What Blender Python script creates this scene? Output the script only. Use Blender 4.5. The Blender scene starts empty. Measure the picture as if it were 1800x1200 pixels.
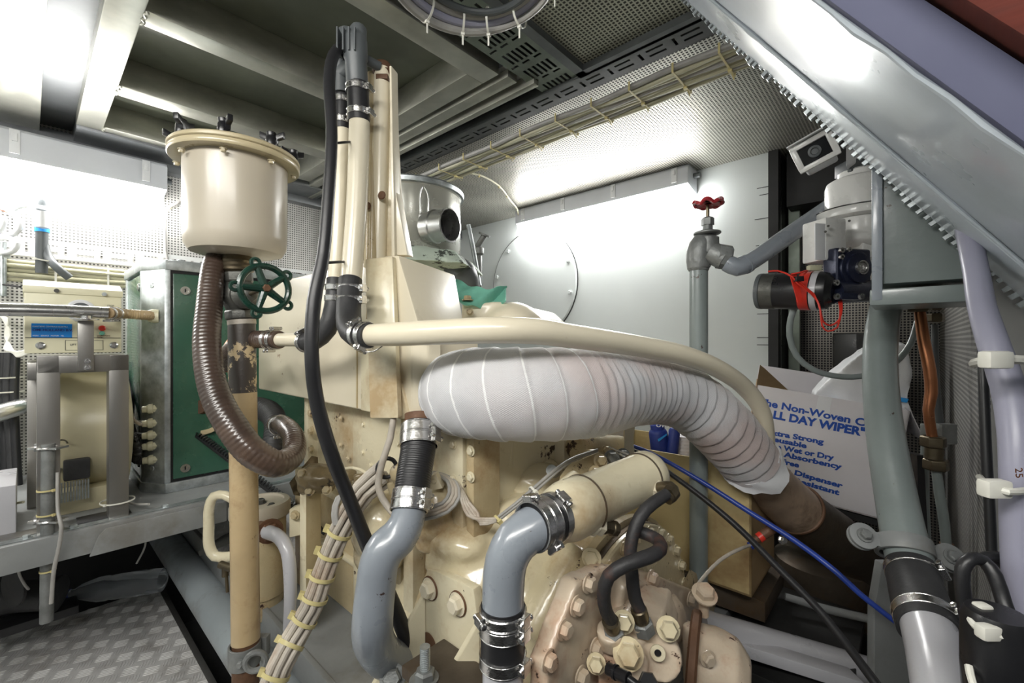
import bpy, bmesh, math, random
from mathutils import Vector, Matrix, noise
R = random.Random(7)
sc = bpy.context.scene
COL = sc.collection
CZ = 1.15                                   # camera height above the plates
# ---------------------------------------------------------------- camera
cam = bpy.data.cameras.new('camera'); co = bpy.data.objects.new('camera', cam); COL.objects.link(co)
cam.sensor_width = 36; cam.lens = 36 * 772 / 1800; cam.clip_start = .02; cam.clip_end = 50
co.location = (0, 0, CZ); co.rotation_euler = (math.pi / 2, 0, 0)
sc.camera = co
# ---------------------------------------------------------------- world and exposure
w = bpy.data.worlds.new('world'); sc.world = w; w.use_nodes = True
w.node_tree.nodes['Background'].inputs[0].default_value = (.93, .95, 1, 1)
w.node_tree.nodes['Background'].inputs[1].default_value = .20
sc.view_settings.view_transform = 'Standard'; sc.view_settings.look = 'None'
sc.view_settings.exposure = 0.5; sc.view_settings.gamma = 1; sc.view_settings.use_curve_mapping = False
F = 772.0
U = Vector((-.853, .772, 0)).normalized(); V = Vector((.772, .853, 0)).normalized(); Z = Vector((0, 0, 1))
def P(x, y, d): return Vector(((x - 900) / F * d, d, CZ + (600 - y) / F * d))
def W(u, v, z): return U * u + V * v + Z * (CZ + z)
def ray(x, y): return Vector(((x - 900) / F, 1, (600 - y) / F))
def on(x, y, ax, c):
    r = ray(x, y); d = c / r.dot(ax); return P(x, y, d)
def PU(x, y, u): return on(x, y, U, u)
def PV(x, y, v): return on(x, y, V, v)
def PZ(x, y, z): return on(x, y, Z, z)
# ceiling lamp behind the photographer, then an added fill light
def area(name, loc, sx, sy, power, tgt, col=(1, .98, .94)):
    l = bpy.data.lights.new(name, 'AREA'); l.shape = 'RECTANGLE'; l.size = sx; l.size_y = sy; l.energy = power; l.color = col
    o = bpy.data.objects.new(name, l); COL.objects.link(o); o.location = loc
    o.rotation_euler = (Vector(tgt) - Vector(loc)).to_track_quat('-Z', 'Y').to_euler()
area('ceiling_lamp_behind', (-.35, -.45, 1.93), 1.2, .25, 17, (.0, 1.3, .8))
area('walkway_fill_light', (-1.25, -.25, 1.93), .9, .25, 13, (-1.3, 1.6, .1))  # fill added to brighten the tread plate, no fitting of the room
# ---------------------------------------------------------------- materials
def nn(nt, t, **k):
    n = nt.nodes.new(t)
    for a, b in k.items(): setattr(n, a, b)
    return n
def L(nt, a, b): nt.links.new(a, b)
def math_n(nt, op, a, b=None, c=None):
    n = nn(nt, 'ShaderNodeMath', operation=op)
    for i, x in enumerate((a, b, c)):
        if x is None: continue
        if isinstance(x, (int, float)): n.inputs[i].default_value = x
        else: L(nt, x, n.inputs[i])
    return n.outputs[0]
def c4(c): return (c[0], c[1], c[2], 1)
def mixc(nt, fac, a, b):
    m = nn(nt, 'ShaderNodeMix', data_type='RGBA')
    L(nt, fac, m.inputs[0])
    for s, x in ((6, a), (7, b)):
        if isinstance(x, tuple): m.inputs[s].default_value = c4(x)
        else: L(nt, x, m.inputs[s])
    return m.outputs[2]
def ramp(nt, x, lo, hi):
    m = nn(nt, 'ShaderNodeMapRange'); L(nt, x, m.inputs[0]); m.inputs[1].default_value = lo; m.inputs[2].default_value = hi
    return m.outputs[0]
def mat(name, c, rough=.5, metal=0, var=.25, vs=6, bump=.1, bs=60, chips=None, chip=(.045, .02, .012), cs=9, coat=0, dirt=None, ds=3.5, stretch=None, alpha=1, trans=0, ior=1.5):
    m = bpy.data.materials.new(name); m.use_nodes = True; nt = m.node_tree; b = nt.nodes['Principled BSDF']
    tc = nn(nt, 'ShaderNodeTexCoord'); src = tc.outputs['Object']
    if stretch:
        mp = nn(nt, 'ShaderNodeMapping'); mp.inputs['Scale'].default_value = stretch; L(nt, src, mp.inputs[0]); src = mp.outputs[0]
    def noi(s, d=4, r=.6):
        n = nn(nt, 'ShaderNodeTexNoise'); n.inputs['Scale'].default_value = s; n.inputs['Detail'].default_value = d; n.inputs['Roughness'].default_value = r
        L(nt, src, n.inputs['Vector']); return n.outputs[0]
    v = ramp(nt, noi(vs), .3, .7)
    lo = tuple(x * (1 - var) for x in c); hi = tuple(min(1, x * (1 + var * .35)) for x in c)
    col = mixc(nt, v, lo, hi)
    if dirt: col = mixc(nt, math_n(nt, 'MULTIPLY', ramp(nt, noi(ds, 6, .7), .5, .67), .8), col, dirt)
    rg = math_n(nt, 'MULTIPLY_ADD', noi(vs * 3), .25, rough - .12)
    L(nt, rg, b.inputs['Roughness'])
    if chips:
        k = ramp(nt, noi(cs, 8, .75), 1 - chips - .035, 1 - chips - .02)
        col = mixc(nt, k, col, chip)
    L(nt, col, b.inputs['Base Color']); b.inputs['Metallic'].default_value = metal
    b.inputs['Coat Weight'].default_value = coat; b.inputs['Coat Roughness'].default_value = .12
    if trans: b.inputs['Transmission Weight'].default_value = trans; b.inputs['IOR'].default_value = ior
    if alpha < 1: b.inputs['Alpha'].default_value = alpha
    if bump:
        bp = nn(nt, 'ShaderNodeBump'); bp.inputs['Strength'].default_value = bump; bp.inputs['Distance'].default_value = .004
        L(nt, noi(bs, 3), bp.inputs['Height']); L(nt, bp.outputs[0], b.inputs['Normal'])
    return m
def emit(name, c, s):
    m = bpy.data.materials.new(name); m.use_nodes = True; nt = m.node_tree; b = nt.nodes['Principled BSDF']
    b.inputs['Emission Color'].default_value = c4(c); b.inputs['Emission Strength'].default_value = s; b.inputs['Base Color'].default_value = (.8, .8, .8, 1)
    return m
def perf(name, c, hole, ax, ay, pitch=.011, size=.6, rough=.4, metal=.6):
    m = bpy.data.materials.new(name); m.use_nodes = True; nt = m.node_tree; b = nt.nodes['Principled BSDF']
    tc = nn(nt, 'ShaderNodeTexCoord'); hs = []
    for a in (ax, ay):
        d = nn(nt, 'ShaderNodeVectorMath', operation='DOT_PRODUCT'); L(nt, tc.outputs['Object'], d.inputs[0]); d.inputs[1].default_value = a
        fr = math_n(nt, 'FRACT', math_n(nt, 'MULTIPLY', d.outputs['Value'], 1 / pitch))
        hs.append(math_n(nt, 'LESS_THAN', math_n(nt, 'ABSOLUTE', math_n(nt, 'SUBTRACT', fr, .5)), size / 2))
    h = math_n(nt, 'MULTIPLY', hs[0], hs[1])
    n = nn(nt, 'ShaderNodeTexNoise'); n.inputs['Scale'].default_value = 4; n.inputs['Detail'].default_value = 5; L(nt, tc.outputs['Object'], n.inputs[0])
    base = mixc(nt, ramp(nt, n.outputs[0], .35, .7), tuple(x * .72 for x in c), c)
    L(nt, mixc(nt, h, base, hole), b.inputs['Base Color'])
    L(nt, math_n(nt, 'MULTIPLY_ADD', h, .5, rough), b.inputs['Roughness'])
    L(nt, math_n(nt, 'MULTIPLY', math_n(nt, 'SUBTRACT', 1, h), metal), b.inputs['Metallic'])
    return m
CREAM = (.75, .68, .49)
M = dict(
    cream=mat('cream_paint', CREAM, .3, var=.12, vs=3, bump=.25, bs=30, chips=.335, cs=11, coat=.3, dirt=(.42, .27, .12), ds=3),
    cream_clean=mat('clean_cream_paint', (.78, .71, .55), .32, var=.1, vs=2, bump=.12, bs=25, coat=.3, chips=.315, cs=10, chip=(.28, .16, .07)),
    cream_dirty=mat('worn_cream_paint', (.56, .46, .28), .36, var=.22, vs=5, bump=.35, bs=35, chips=.36, cs=13, coat=.2, dirt=(.34, .21, .10), ds=5),
    cast=mat('cream_painted_casting', (.74, .65, .44), .24, var=.15, vs=4, bump=.55, bs=22, chips=.34, cs=15, coat=.6, dirt=(.40, .25, .11), ds=4),
    pinkish=mat('pinkish_cream_casting', (.70, .58, .44), .36, var=.2, vs=5, bump=.5, bs=26, chips=.35, cs=20, coat=.3, dirt=(.45, .2, .1), ds=5),
    tan=mat('tan_pipe_paint', (.52, .39, .22), .35, var=.2, vs=5, bump=.2, chips=.335, cs=8, chip=(.08, .05, .035), coat=.3, dirt=(.26, .14, .06), ds=4),
    peeled=mat('peeled_pipe_paint', (.60, .47, .28), .4, var=.15, vs=5, bump=.2, chips=.50, cs=4, chip=(.055, .045, .038)),
    beige=mat('beige_enamel', (.72, .69, .5), .38, var=.06, bump=.03),
    beige_dull=mat('dull_beige_enamel', (.55, .5, .33), .35, var=.12, vs=3, bump=.06),
    canister=mat('putty_enamel', (.48, .43, .345), .34, var=.1, vs=2, bump=.1, bs=8, coat=.2),
    lid=mat('yellowed_lid_enamel', (.55, .47, .30), .3, var=.2, vs=5, bump=.1, coat=.3, chips=.3, cs=20),
    grey=mat('blue_grey_paint', (.28, .31, .35), .3, var=.14, vs=4, bump=.22, bs=30, chips=.33, cs=26, coat=.4),
    grey_green=mat('green_grey_paint', (.22, .255, .25), .34, var=.18, vs=5, bump=.22, bs=30, chips=.32, cs=18, coat=.3),
    ladder_side=mat('ladder_lavender_side', (.085, .09, .15), .75, var=.1, vs=2, bump=.15, bs=14),
    filt=mat('silver_grey_enamel', (.40, .40, .35), .25, .2, var=.12, vs=4, bump=.06, coat=.3),
    ladder=mat('ladder_blue_grey_paint', (.46, .51, .56), .3, var=.08, vs=2, bump=.25, bs=14, coat=.45),
    duct=mat('cool_grey_duct_paint', (.34, .38, .40), .38, var=.15, vs=3, bump=.08, chips=.32, cs=14, dirt=(.15, .14, .13)),
    pipe_light=mat('light_grey_pipe', (.50, .50, .53), .3, var=.08, vs=3, bump=.08, coat=.2),
    frame_grey=mat('grey_frame_paint', (.24, .25, .25), .45, var=.2, vs=4, bump=.1, chips=.24, dirt=(.15, .14, .12)),
    wall=mat('pale_grey_wall_paint', (.58, .62, .615), .45, var=.08, vs=1.2, bump=.08, bs=12, chips=.22, cs=6, chip=(.2, .2, .18)),
    ceil=mat('olive_hatch_plate', (.15, .16, .125), .33, .4, var=.4, vs=3, bump=.15, bs=8, chips=.27, cs=12, chip=(.3, .3, .25)),
    beam=mat('aluminium_beam', (.46, .46, .40), .33, .7, var=.35, vs=5, bump=.1, bs=30, stretch=(1, 1, 2)),
    strip=mat('dark_grey_strip', (.22, .23, .24), .32, .5, var=.3, vs=3, bump=.08),
    grime=mat('oil_soaked_casting', (.25, .19, .10), .4, .1, var=.5, vs=14, bump=.6, bs=40, chips=.4, cs=20, chip=(.03, .025, .02), coat=.3),
    galv=mat('galvanised_steel', (.52, .56, .57), .38, .75, var=.4, vs=30, bump=.05),
    steel=mat('stainless_steel', (.62, .62, .61), .27, .95, var=.25, vs=5, bump=.03, stretch=(1, 1, .2)),
    dullsteel=mat('dull_brushed_steel', (.36, .35, .33), .36, .85, var=.25, vs=5, bump=.04, stretch=(1, 1, .15)),
    clamp=mat('bright_clamp_steel', (.72, .71, .70), .22, 1, var=.3, vs=40, bump=.1, bs=300),
    tray=mat('dark_tray_steel', (.13, .14, .14), .4, .6, var=.3, vs=8, bump=.05),
    tray_green=mat('green_grey_tray', (.17, .20, .165), .4, .5, var=.3, vs=8, bump=.05),
    tray_white=mat('pale_tray', (.72, .73, .72), .4, .3, var=.1, bump=.03),
    plate=mat('aluminium_tread_plate', (.74, .73, .72), .48, .08, var=.2, vs=9, bump=.12, bs=60, dirt=(.3, .27, .24), ds=5),
    rubber=mat('black_rubber', (.018, .018, .02), .4, var=.3, bump=.08, bs=80),
    rubber2=mat('dusty_black_rubber', (.04, .04, .042), .5, var=.4, vs=12, bump=.15, bs=120),
    blackp=mat('black_plastic', (.012, .012, .014), .3, var=.2, bump=.03),
    navy=mat('dark_blue_cast_metal', (.02, .025, .055), .35, .3, var=.3, bump=.2),
    greyp=mat('dark_grey_plastic', (.09, .10, .105), .45, var=.15, bump=.1, bs=50),
    brownhose=mat('brown_ribbed_hose', (.065, .042, .032), .3, var=.4, vs=7, bump=.12, coat=.35, dirt=(.13, .085, .06)),
    rust=mat('rusty_steel', (.17, .085, .045), .6, .2, var=.5, vs=9, bump=.5, bs=40, dirt=(.06, .035, .02)),
    exhaust=mat('heat_stained_steel', (.62, .46, .33), .42, .25, var=.45, vs=6, bump=.25, bs=25, dirt=(.10, .06, .035), ds=4),
    exdark=mat('sooty_steel', (.13, .105, .08), .5, .5, var=.4, vs=6, bump=.2, dirt=(.12, .07, .03)),
    bronze=mat('tarnished_bronze', (.16, .13, .085), .35, .8, var=.4, vs=20, bump=.2),
    copper=mat('copper_tube', (.42, .17, .08), .32, .85, var=.35, vs=8, bump=.05),
    valve=mat('dark_cast_valve', (.10, .10, .09), .45, .5, var=.4, vs=12, bump=.4),
    galvpipe=mat('weathered_galvanised_fitting', (.27, .28, .275), .5, .5, var=.4, vs=14, bump=.5, bs=50),
    wheel_g=mat('dark_green_handwheel', (.006, .038, .024), .3, var=.4, vs=30, bump=.3, chips=.3, cs=30, chip=(.2, .15, .1), coat=.3),
    wheel_r=mat('chipped_red_handwheel', (.42, .02, .03), .35, var=.3, vs=30, bump=.3, chips=.4, cs=40, chip=(.5, .42, .42)),
    green=mat('dark_green_panel', (.035, .11, .07), .25, var=.25, vs=3, bump=.12, bs=6, chips=.23, cs=12, chip=(.4, .5, .45), coat=.4),
    cable=mat('cream_cable', (.50, .48, .34), .45, var=.15, bump=.03),
    cable_g=mat('grey_cable', (.36, .35, .33), .45, var=.2, vs=20, bump=.05),
    cable_w=mat('off_white_cable', (.52, .47, .40), .5, var=.3, vs=14, bump=.1, dirt=(.3, .2, .13), ds=8),
    tie=mat('yellowed_nylon', (.60, .52, .25), .4, var=.1, bump=.02),
    tie_w=mat('white_nylon', (.74, .73, .66), .35, var=.05, bump=.02),
    white=mat('white_enamel', (.78, .78, .76), .28, var=.05, bump=.03, coat=.3),
    whitep=mat('white_plastic', (.72, .73, .75), .4, var=.06, bump=.02),
    fix=mat('light_fitting_body', (.62, .64, .68), .4, var=.06, bump=.02),
    red=mat('red_wire', (.65, .035, .02), .35, var=.1, bump=.02),
    blue=mat('blue_hose', (.02, .055, .33), .35, var=.3, vs=12, bump=.04),
    bluehose=mat('blue_flecked_hose', (.035, .034, .036), .55, var=.3, vs=10, bump=.25, bs=90, chips=.36, cs=11, chip=(.02, .04, .35), dirt=(.13, .05, .03), ds=8),
    label=mat('blue_label', (.0, .21, .66), .4, var=.03, bump=0),
    ink=mat('dark_blue_ink', (.01, .03, .22), .5, var=.02, bump=0),
    inkb=mat('printed_blue', (.015, .08, .42), .55, var=.1, vs=40, bump=0),
    inkc=mat('bright_blue_print', (.02, .30, .75), .5, var=.05, bump=0),
    inkk=mat('black_ink', (.02, .02, .02), .6, var=.02, bump=0),
    inkw=mat('white_ink', (.8, .8, .8), .5, var=.02, bump=0),
    card=mat('white_carton', (.72, .70, .73), .6, var=.08, vs=4, bump=.1, bs=30),
    kraft=mat('brown_cardboard', (.36, .24, .12), .7, var=.2, vs=6, bump=.1),
    yellowcard=mat('yellowed_carton', (.58, .47, .24), .6, var=.15, vs=3, bump=.1, dirt=(.3, .17, .07), ds=2),
    bag=mat('white_plastic_bag', (.75, .76, .78), .3, var=.06, bump=.35, bs=22),
    cloth=mat('mint_green_cloth', (.19, .52, .40), .7, var=.35, vs=8, bump=.3, bs=50, chips=.33, cs=22, chip=(.05, .12, .1)),
    smudged=mat('smudged_pale_green_cloth', (.50, .58, .50), .75, var=.2, vs=6, bump=.3, chips=.42, cs=13, chip=(.05, .06, .05)),
    wood=mat('varnished_red_wood', (.10, .016, .008), .9, var=.5, vs=9, bump=.05, stretch=(.5, .5, 4)),
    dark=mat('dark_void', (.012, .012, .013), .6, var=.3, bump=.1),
    bilge=mat('oily_bilge_steel', (.035, .035, .035), .4, .3, var=.4, bump=.3, bs=12),
    greyv=mat('lavender_conduit', (.33, .33, .42), .35, var=.08, bump=.04),
    olive=mat('olive_cable', (.33, .30, .18), .4, var=.12, bump=.04),
    lens=mat('black_glass', (.01, .01, .012), .08, var=.1, bump=0),
    pet=mat('clear_plastic_bottle', (.8, .85, .9), .12, var=.05, bump=.2, bs=20, trans=.9, ior=1.35),
    lamp=emit('lit_diffuser', (1, .985, .96), 24),
)
PERF_C = perf('perforated_ceiling_sheet', (.60, .59, .52), (.035, .035, .03), U, V, .0115, .6)
PERF_CM = perf('coarse_perforated_ceiling_sheet', (.50, .50, .40), (.04, .04, .035), U, V, .0115, .62)
PERF_L = perf('perforated_left_wall_sheet', (.66, .65, .62), (.08, .08, .075), V, Z, .0125, .5, metal=.3)
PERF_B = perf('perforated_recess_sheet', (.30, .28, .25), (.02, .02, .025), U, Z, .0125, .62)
PERF_R = perf('perforated_right_wall_sheet', (.50, .49, .47), (.06, .06, .055), V, Z, .012, .55)
# wrap: tape weave and darker seams follow the tape's own turns (UV: metres along, fraction round)
def wrapmat():
    m = bpy.data.materials.new('white_glassfibre_wrap'); m.use_nodes = True; nt = m.node_tree; b = nt.nodes['Principled BSDF']
    uv = nn(nt, 'ShaderNodeUVMap'); s = nn(nt, 'ShaderNodeSeparateXYZ'); L(nt, uv.outputs[0], s.inputs[0])
    w1 = math_n(nt, 'SINE', math_n(nt, 'MULTIPLY', s.outputs[0], 6.283 / .0032)); w2 = math_n(nt, 'SINE', math_n(nt, 'MULTIPLY', s.outputs[1], 6.283 * 150))
    wv = math_n(nt, 'MULTIPLY', w1, w2)
    tc = nn(nt, 'ShaderNodeTexCoord'); n = nn(nt, 'ShaderNodeTexNoise'); n.inputs['Scale'].default_value = 6; n.inputs['Detail'].default_value = 4; L(nt, tc.outputs['Object'], n.inputs[0])
    # the tape yellows and turns pink towards the hot end
    hot = math_n(nt, 'MULTIPLY', ramp(nt, s.outputs[0], .36, .62), ramp(nt, n.outputs[0], .4, .62))
    col = mixc(nt, math_n(nt, 'MULTIPLY', hot, .55), (.58, .58, .60), (.60, .42, .37))
    ph = math_n(nt, 'MULTIPLY_ADD', math_n(nt, 'SINE', math_n(nt, 'MULTIPLY', s.outputs[1], 6.2832)), .28, math_n(nt, 'MULTIPLY', s.outputs[0], 1 / .045))
    ln = math_n(nt, 'MULTIPLY', math_n(nt, 'LESS_THAN', math_n(nt, 'FRACT', ph), .055), math_n(nt, 'LESS_THAN', s.outputs[0], .55)); col = mixc(nt, ln, col, (.82, .82, .82))
    L(nt, col, b.inputs['Base Color']); b.inputs['Roughness'].default_value = .62; b.inputs['Sheen Weight'].default_value = .2
    bp = nn(nt, 'ShaderNodeBump'); bp.inputs['Strength'].default_value = .35; bp.inputs['Distance'].default_value = .0012; L(nt, wv, bp.inputs['Height']); L(nt, bp.outputs[0], b.inputs['Normal'])
    return m
M['wrap'] = wrapmat()
# ---------------------------------------------------------------- geometry: each g_* returns (verts, faces[, uvs])
def merge(*gs):
    v, f = [], []
    for g in gs:
        n = len(v); v += g[0]; f += [tuple(i + n for i in q) for q in g[1]]
    return v, f
def frame(n):
    n = n.normalized(); a = Vector((0, 0, 1)) if abs(n.z) < .9 else Vector((1, 0, 0))
    x = a.cross(n).normalized(); return x, n.cross(x), n
def spline(pts, rad, step=.02):
    if len(pts) == 2: return list(pts), list(rad)
    o, r = [], []; n = len(pts)
    for i in range(n - 1):
        p0 = pts[i - 1] if i else pts[0] * 2 - pts[1]; p1, p2 = pts[i], pts[i + 1]; p3 = pts[i + 2] if i + 2 < n else pts[-1] * 2 - pts[-2]
        d = (p2 - p1).length
        t0 = 0; t1 = max(1e-4, (p1 - p0).length ** .5); t2 = t1 + max(1e-4, d ** .5); t3 = t2 + max(1e-4, (p3 - p2).length ** .5)
        k = max(2, min(90, int(d / step)))
        for j in range(k):
            t = t1 + (t2 - t1) * j / k
            A1 = p0 * ((t1 - t) / (t1 - t0)) + p1 * ((t - t0) / (t1 - t0)); A2 = p1 * ((t2 - t) / (t2 - t1)) + p2 * ((t - t1) / (t2 - t1)); A3 = p2 * ((t3 - t) / (t3 - t2)) + p3 * ((t - t2) / (t3 - t2))
            B1 = A1 * ((t2 - t) / (t2 - t0)) + A2 * ((t - t0) / (t2 - t0)); B2 = A2 * ((t3 - t) / (t3 - t1)) + A3 * ((t - t1) / (t3 - t1))
            o.append(B1 * ((t2 - t) / (t2 - t1)) + B2 * ((t - t1) / (t2 - t1))); s = j / k; r.append(rad[i] * (1 - s) + rad[i + 1] * s)
    o.append(pts[-1]); r.append(rad[-1]); return o, r
def g_tube(pts, rad, seg=16, step=.02, caps=True, rib=None, smooth=True):
    """pts: world points; rad: radius or list; rib=(pitch, depth) rings"""
    if not isinstance(rad, (list, tuple)): rad = [rad] * len(pts)
    pts, rad = spline(pts, rad, step) if smooth else (list(pts), list(rad))
    if rib:
        s, acc = [0], 0
        for a, b in zip(pts, pts[1:]): acc += (b - a).length; s.append(acc)
        n = int(acc / rib[0] * 4); np_, nr = [], []; j = 0
        for i in range(n + 1):
            t = acc * i / n
            while j < len(s) - 2 and s[j + 1] < t: j += 1
            q = (t - s[j]) / max(1e-6, s[j + 1] - s[j]); np_.append(pts[j].lerp(pts[j + 1], q)); nr.append((rad[j] * (1 - q) + rad[j + 1] * q) + (rib[1] if i % 4 in (1, 2) else 0))
        pts, rad = np_, nr
    v, f, uv = [], [], []; T = (pts[1] - pts[0]).normalized(); x, y, _ = frame(T); acc = 0
    for i, p in enumerate(pts):
        if i:
            acc += (p - pts[i - 1]).length
            T2 = ((pts[i + 1] - pts[i - 1]) if i + 1 < len(pts) else (p - pts[i - 1])).normalized()
            q = T.rotation_difference(T2); x = q @ x; y = q @ y; T = T2
        for k in range(seg):
            a = 2 * math.pi * k / seg; v.append(p + (x * math.cos(a) + y * math.sin(a)) * rad[i]); uv.append((acc, k / seg))
    for i in range(len(pts) - 1):
        for k in range(seg): f.append((i * seg + k, i * seg + (k + 1) % seg, (i + 1) * seg + (k + 1) % seg, (i + 1) * seg + k))
    if caps: f.append(tuple(range(seg - 1, -1, -1))); n = (len(pts) - 1) * seg; f.append(tuple(range(n, n + seg)))
    return v, f, uv
def g_lathe(prof, base, axis, seg=32, x=None, caps=True):
    """prof: (radius, height) from base along axis"""
    a, b, n = frame(axis)
    if x is not None: a = (x - n * x.dot(n)).normalized(); b = n.cross(a)
    v, f = [], []
    for r, h in prof:
        for k in range(seg):
            t = 2 * math.pi * k / seg; v.append(base + n * h + (a * math.cos(t) + b * math.sin(t)) * max(r, .00005))
    for i in range(len(prof) - 1):
        for k in range(seg): f.append((i * seg + k, i * seg + (k + 1) % seg, (i + 1) * seg + (k + 1) % seg, (i + 1) * seg + k))
    if caps: f.append(tuple(range(seg - 1, -1, -1))); m = (len(prof) - 1) * seg; f.append(tuple(range(m, m + seg)))
    return v, f
def g_cyl(a, b, r, seg=20, r2=None): return g_lathe([(r, 0), (r if r2 is None else r2, (b - a).length)], a, b - a, seg)
def g_box(c, ax, ay, az):
    """corner + three edge vectors"""
    v = [c, c + ax, c + ax + ay, c + ay, c + az, c + ax + az, c + ax + ay + az, c + ay + az]
    return v, [(3, 2, 1, 0), (4, 5, 6, 7), (0, 1, 5, 4), (1, 2, 6, 5), (2, 3, 7, 6), (3, 0, 4, 7)]
def g_cbox(c, x, y, z, sx, sy, sz): return g_box(c - x * sx / 2 - y * sy / 2 - z * sz / 2, x * sx, y * sy, z * sz)
def uvz(u0, u1, v0, v1, z0, z1): return g_box(W(u0, v0, z0), U * (u1 - u0), V * (v1 - v0), Z * (z1 - z0))
def g_prism(poly, vec):
    n = len(poly); v = list(poly) + [p + vec for p in poly]
    return v, [tuple(range(n)), tuple(range(2 * n - 1, n - 1, -1))] + [(i, i + n, (i + 1) % n + n, (i + 1) % n) for i in range(n)]
def g_hull8(a, b): return list(a) + list(b), [(0, 1, 2, 3), (7, 6, 5, 4)] + [(i, i + 4, (i + 1) % 4 + 4, (i + 1) % 4) for i in range(4)]
def g_ring(r0, r1, h, base, axis, seg=32):
    return g_lathe([(r0, 0), (r1, 0), (r1, h), (r0, h), (r0, 0)], base, axis, seg, caps=False)
def g_torus(c, axis, Rr, r, seg=28, s2=8, x=None):
    return g_lathe([(Rr + r * math.cos(2 * math.pi * k / s2), r * math.sin(2 * math.pi * k / s2)) for k in range(s2 + 1)], c, axis, seg, x, caps=False)
def g_hex(p, axis, r, h, washer=True, seg=6):
    g = g_lathe([(r, 0), (r, h * .8), (r * .8, h)], p, axis, seg)
    return merge(g, g_lathe([(r * 1.35, 0), (r * 1.35, h * .18)], p, axis, 18)) if washer else g
def g_sheet(rows):
    n = len(rows[0]); v = [p for r in rows for p in r]
    return v, [(i * n + j, i * n + j + 1, (i + 1) * n + j + 1, (i + 1) * n + j) for i in range(len(rows) - 1) for j in range(n - 1)]
ORG = {}
def make(name, g, m, parent=None, bevel=0, seg=2, angle=35, org=None, solid=0, label=None):
    vs = g[0]
    if parent is not None: o0 = ORG[parent]
    elif org is not None: o0 = Vector(org)
    else:
        o0 = Vector((sum(p.x for p in vs) / len(vs), sum(p.y for p in vs) / len(vs), min(p.z for p in vs)))
    me = bpy.data.meshes.new(name); me.from_pydata([p - o0 for p in vs], [], g[1])
    if len(g) > 2:
        ul = me.uv_layers.new(name='UVMap')
        for l in me.loops: ul.data[l.index].uv = g[2][l.vertex_index]
        # close the seam round the tube
        for p in me.polygons:
            us = [ul.data[i].uv for i in p.loop_indices]
            if len(us) == 4 and max(q[1] for q in us) - min(q[1] for q in us) > .5:
                for q in us:
                    if q[1] < .5: q[1] += 1
    bm = bmesh.new(); bm.from_mesh(me); bmesh.ops.recalc_face_normals(bm, faces=bm.faces)
    if solid: bmesh.ops.solidify(bm, geom=bm.faces, thickness=solid)
    if bevel:
        es = [e for e in bm.edges if len(e.link_faces) == 2 and e.calc_face_angle(0) > .6]
        bmesh.ops.bevel(bm, geom=es, offset=bevel, segments=seg, affect='EDGES', profile=.6, clamp_overlap=True)
    bm.to_mesh(me); bm.free()
    me.materials.append(M[m] if isinstance(m, str) else m)
    me.polygons.foreach_set('use_smooth', [True] * len(me.polygons)); me.set_sharp_from_angle(angle=math.radians(angle))
    ob = bpy.data.objects.new(name, me); COL.objects.link(ob)
    if parent is None: ob.location = o0
    else: ob.parent = parent
    ORG[ob] = o0
    if label: ob['label'] = label
    return ob
def tag(o, label=None, cat=None, group=None, kind=None):
    if label: o['label'] = label
    if cat: o['category'] = cat
    if group: o['group'] = group
    if kind: o['kind'] = kind
    return o
def thing(name, loc, label, cat, group=None):
    o = bpy.data.objects.new(name, None); COL.objects.link(o); o.location = loc; ORG[o] = Vector(loc); o.empty_display_size = .05
    return tag(o, label, cat, group)
def struct(name, g, m, **k): return tag(make(name, g, m, **k), kind='structure')
def dup(root, off, label=None, rot=None):
    r = root.copy(); COL.objects.link(r); r.location = root.location + off
    if label: r['label'] = label
    for ch in list(root.children):
        c = ch.copy(); COL.objects.link(c); c.parent = r
        for q in list(ch.children):
            d = q.copy(); COL.objects.link(d); d.parent = c
    return r
def px(pts, k=1.0):
    """(x, y, depth, width in px) -> world points and radii"""
    return [P(*p[:3]) for p in pts], [p[3] * p[2] / F / 2 * k for p in pts]
def pipe(name, pts, m, parent=None, label=None, cat=None, group=None, seg=20, rib=None, step=.02):
    a, r = px(pts); o = make(name, g_tube(a, r, seg, step, rib=rib), m, parent)
    return tag(o, label, cat, group)
def clamp(parent, a, axis, r, w=.012, sd=None, name='hose_clamp'):
    """steel band round a hose with its worm-screw housing; sd = side the screw is on"""
    n = axis.normalized(); c = a; w = w * 1.3 if r > .03 else w
    b = make(name, merge(g_ring(r - .001, r + .0014, w, c - n * w / 2, n, 36), g_torus(c - n * w * .42, n, r + .0012, .0008, 30, 5), g_torus(c + n * w * .42, n, r + .0012, .0008, 30, 5)), 'clamp', parent)
    sd = sd if sd is not None else Vector((.6, -.8, 0)); sd = (sd - n * sd.dot(n)).normalized(); t = n.cross(sd)
    p = c + sd * (r + .005); k = min(1.0, r / .03) ** .5
    g = merge(g_cbox(p, t, n, sd, .020 * k, w * 1.05, .009 * k), g_cyl(p - t * .016 * k, p + t * .014 * k, .0045 * k, 10), g_hex(p + t * .013 * k, t, .0055 * k, .006 * k, False))
    make('clamp_screw', g, 'clamp', b if parent is not None and parent.parent is None else parent, bevel=.0008, seg=1)
    return b
def tie(parent, c, axis, r, m='tie', sd=None, w=.005, name='cable_tie', ry=None, tail=.0):
    n = axis.normalized(); sd = sd if sd is not None else Vector((0, -1, -.3)); sd = (sd - n * sd.dot(n)).normalized(); t = n.cross(sd)
    g = g_ring(r, r + .0016, w, c - n * w / 2, n, 20)
    h = g_cbox(c + sd * (r + .003), n, sd, t, w * 1.7, w * 1.3, w * 1.5)
    gs = [g, h]
    if tail: gs.append(g_box(c + sd * (r + .004) - n * w * .4, n * w * .8, sd * tail - Z * tail * .3, t * .0014))
    return make(name, merge(*gs), m, parent)
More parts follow.
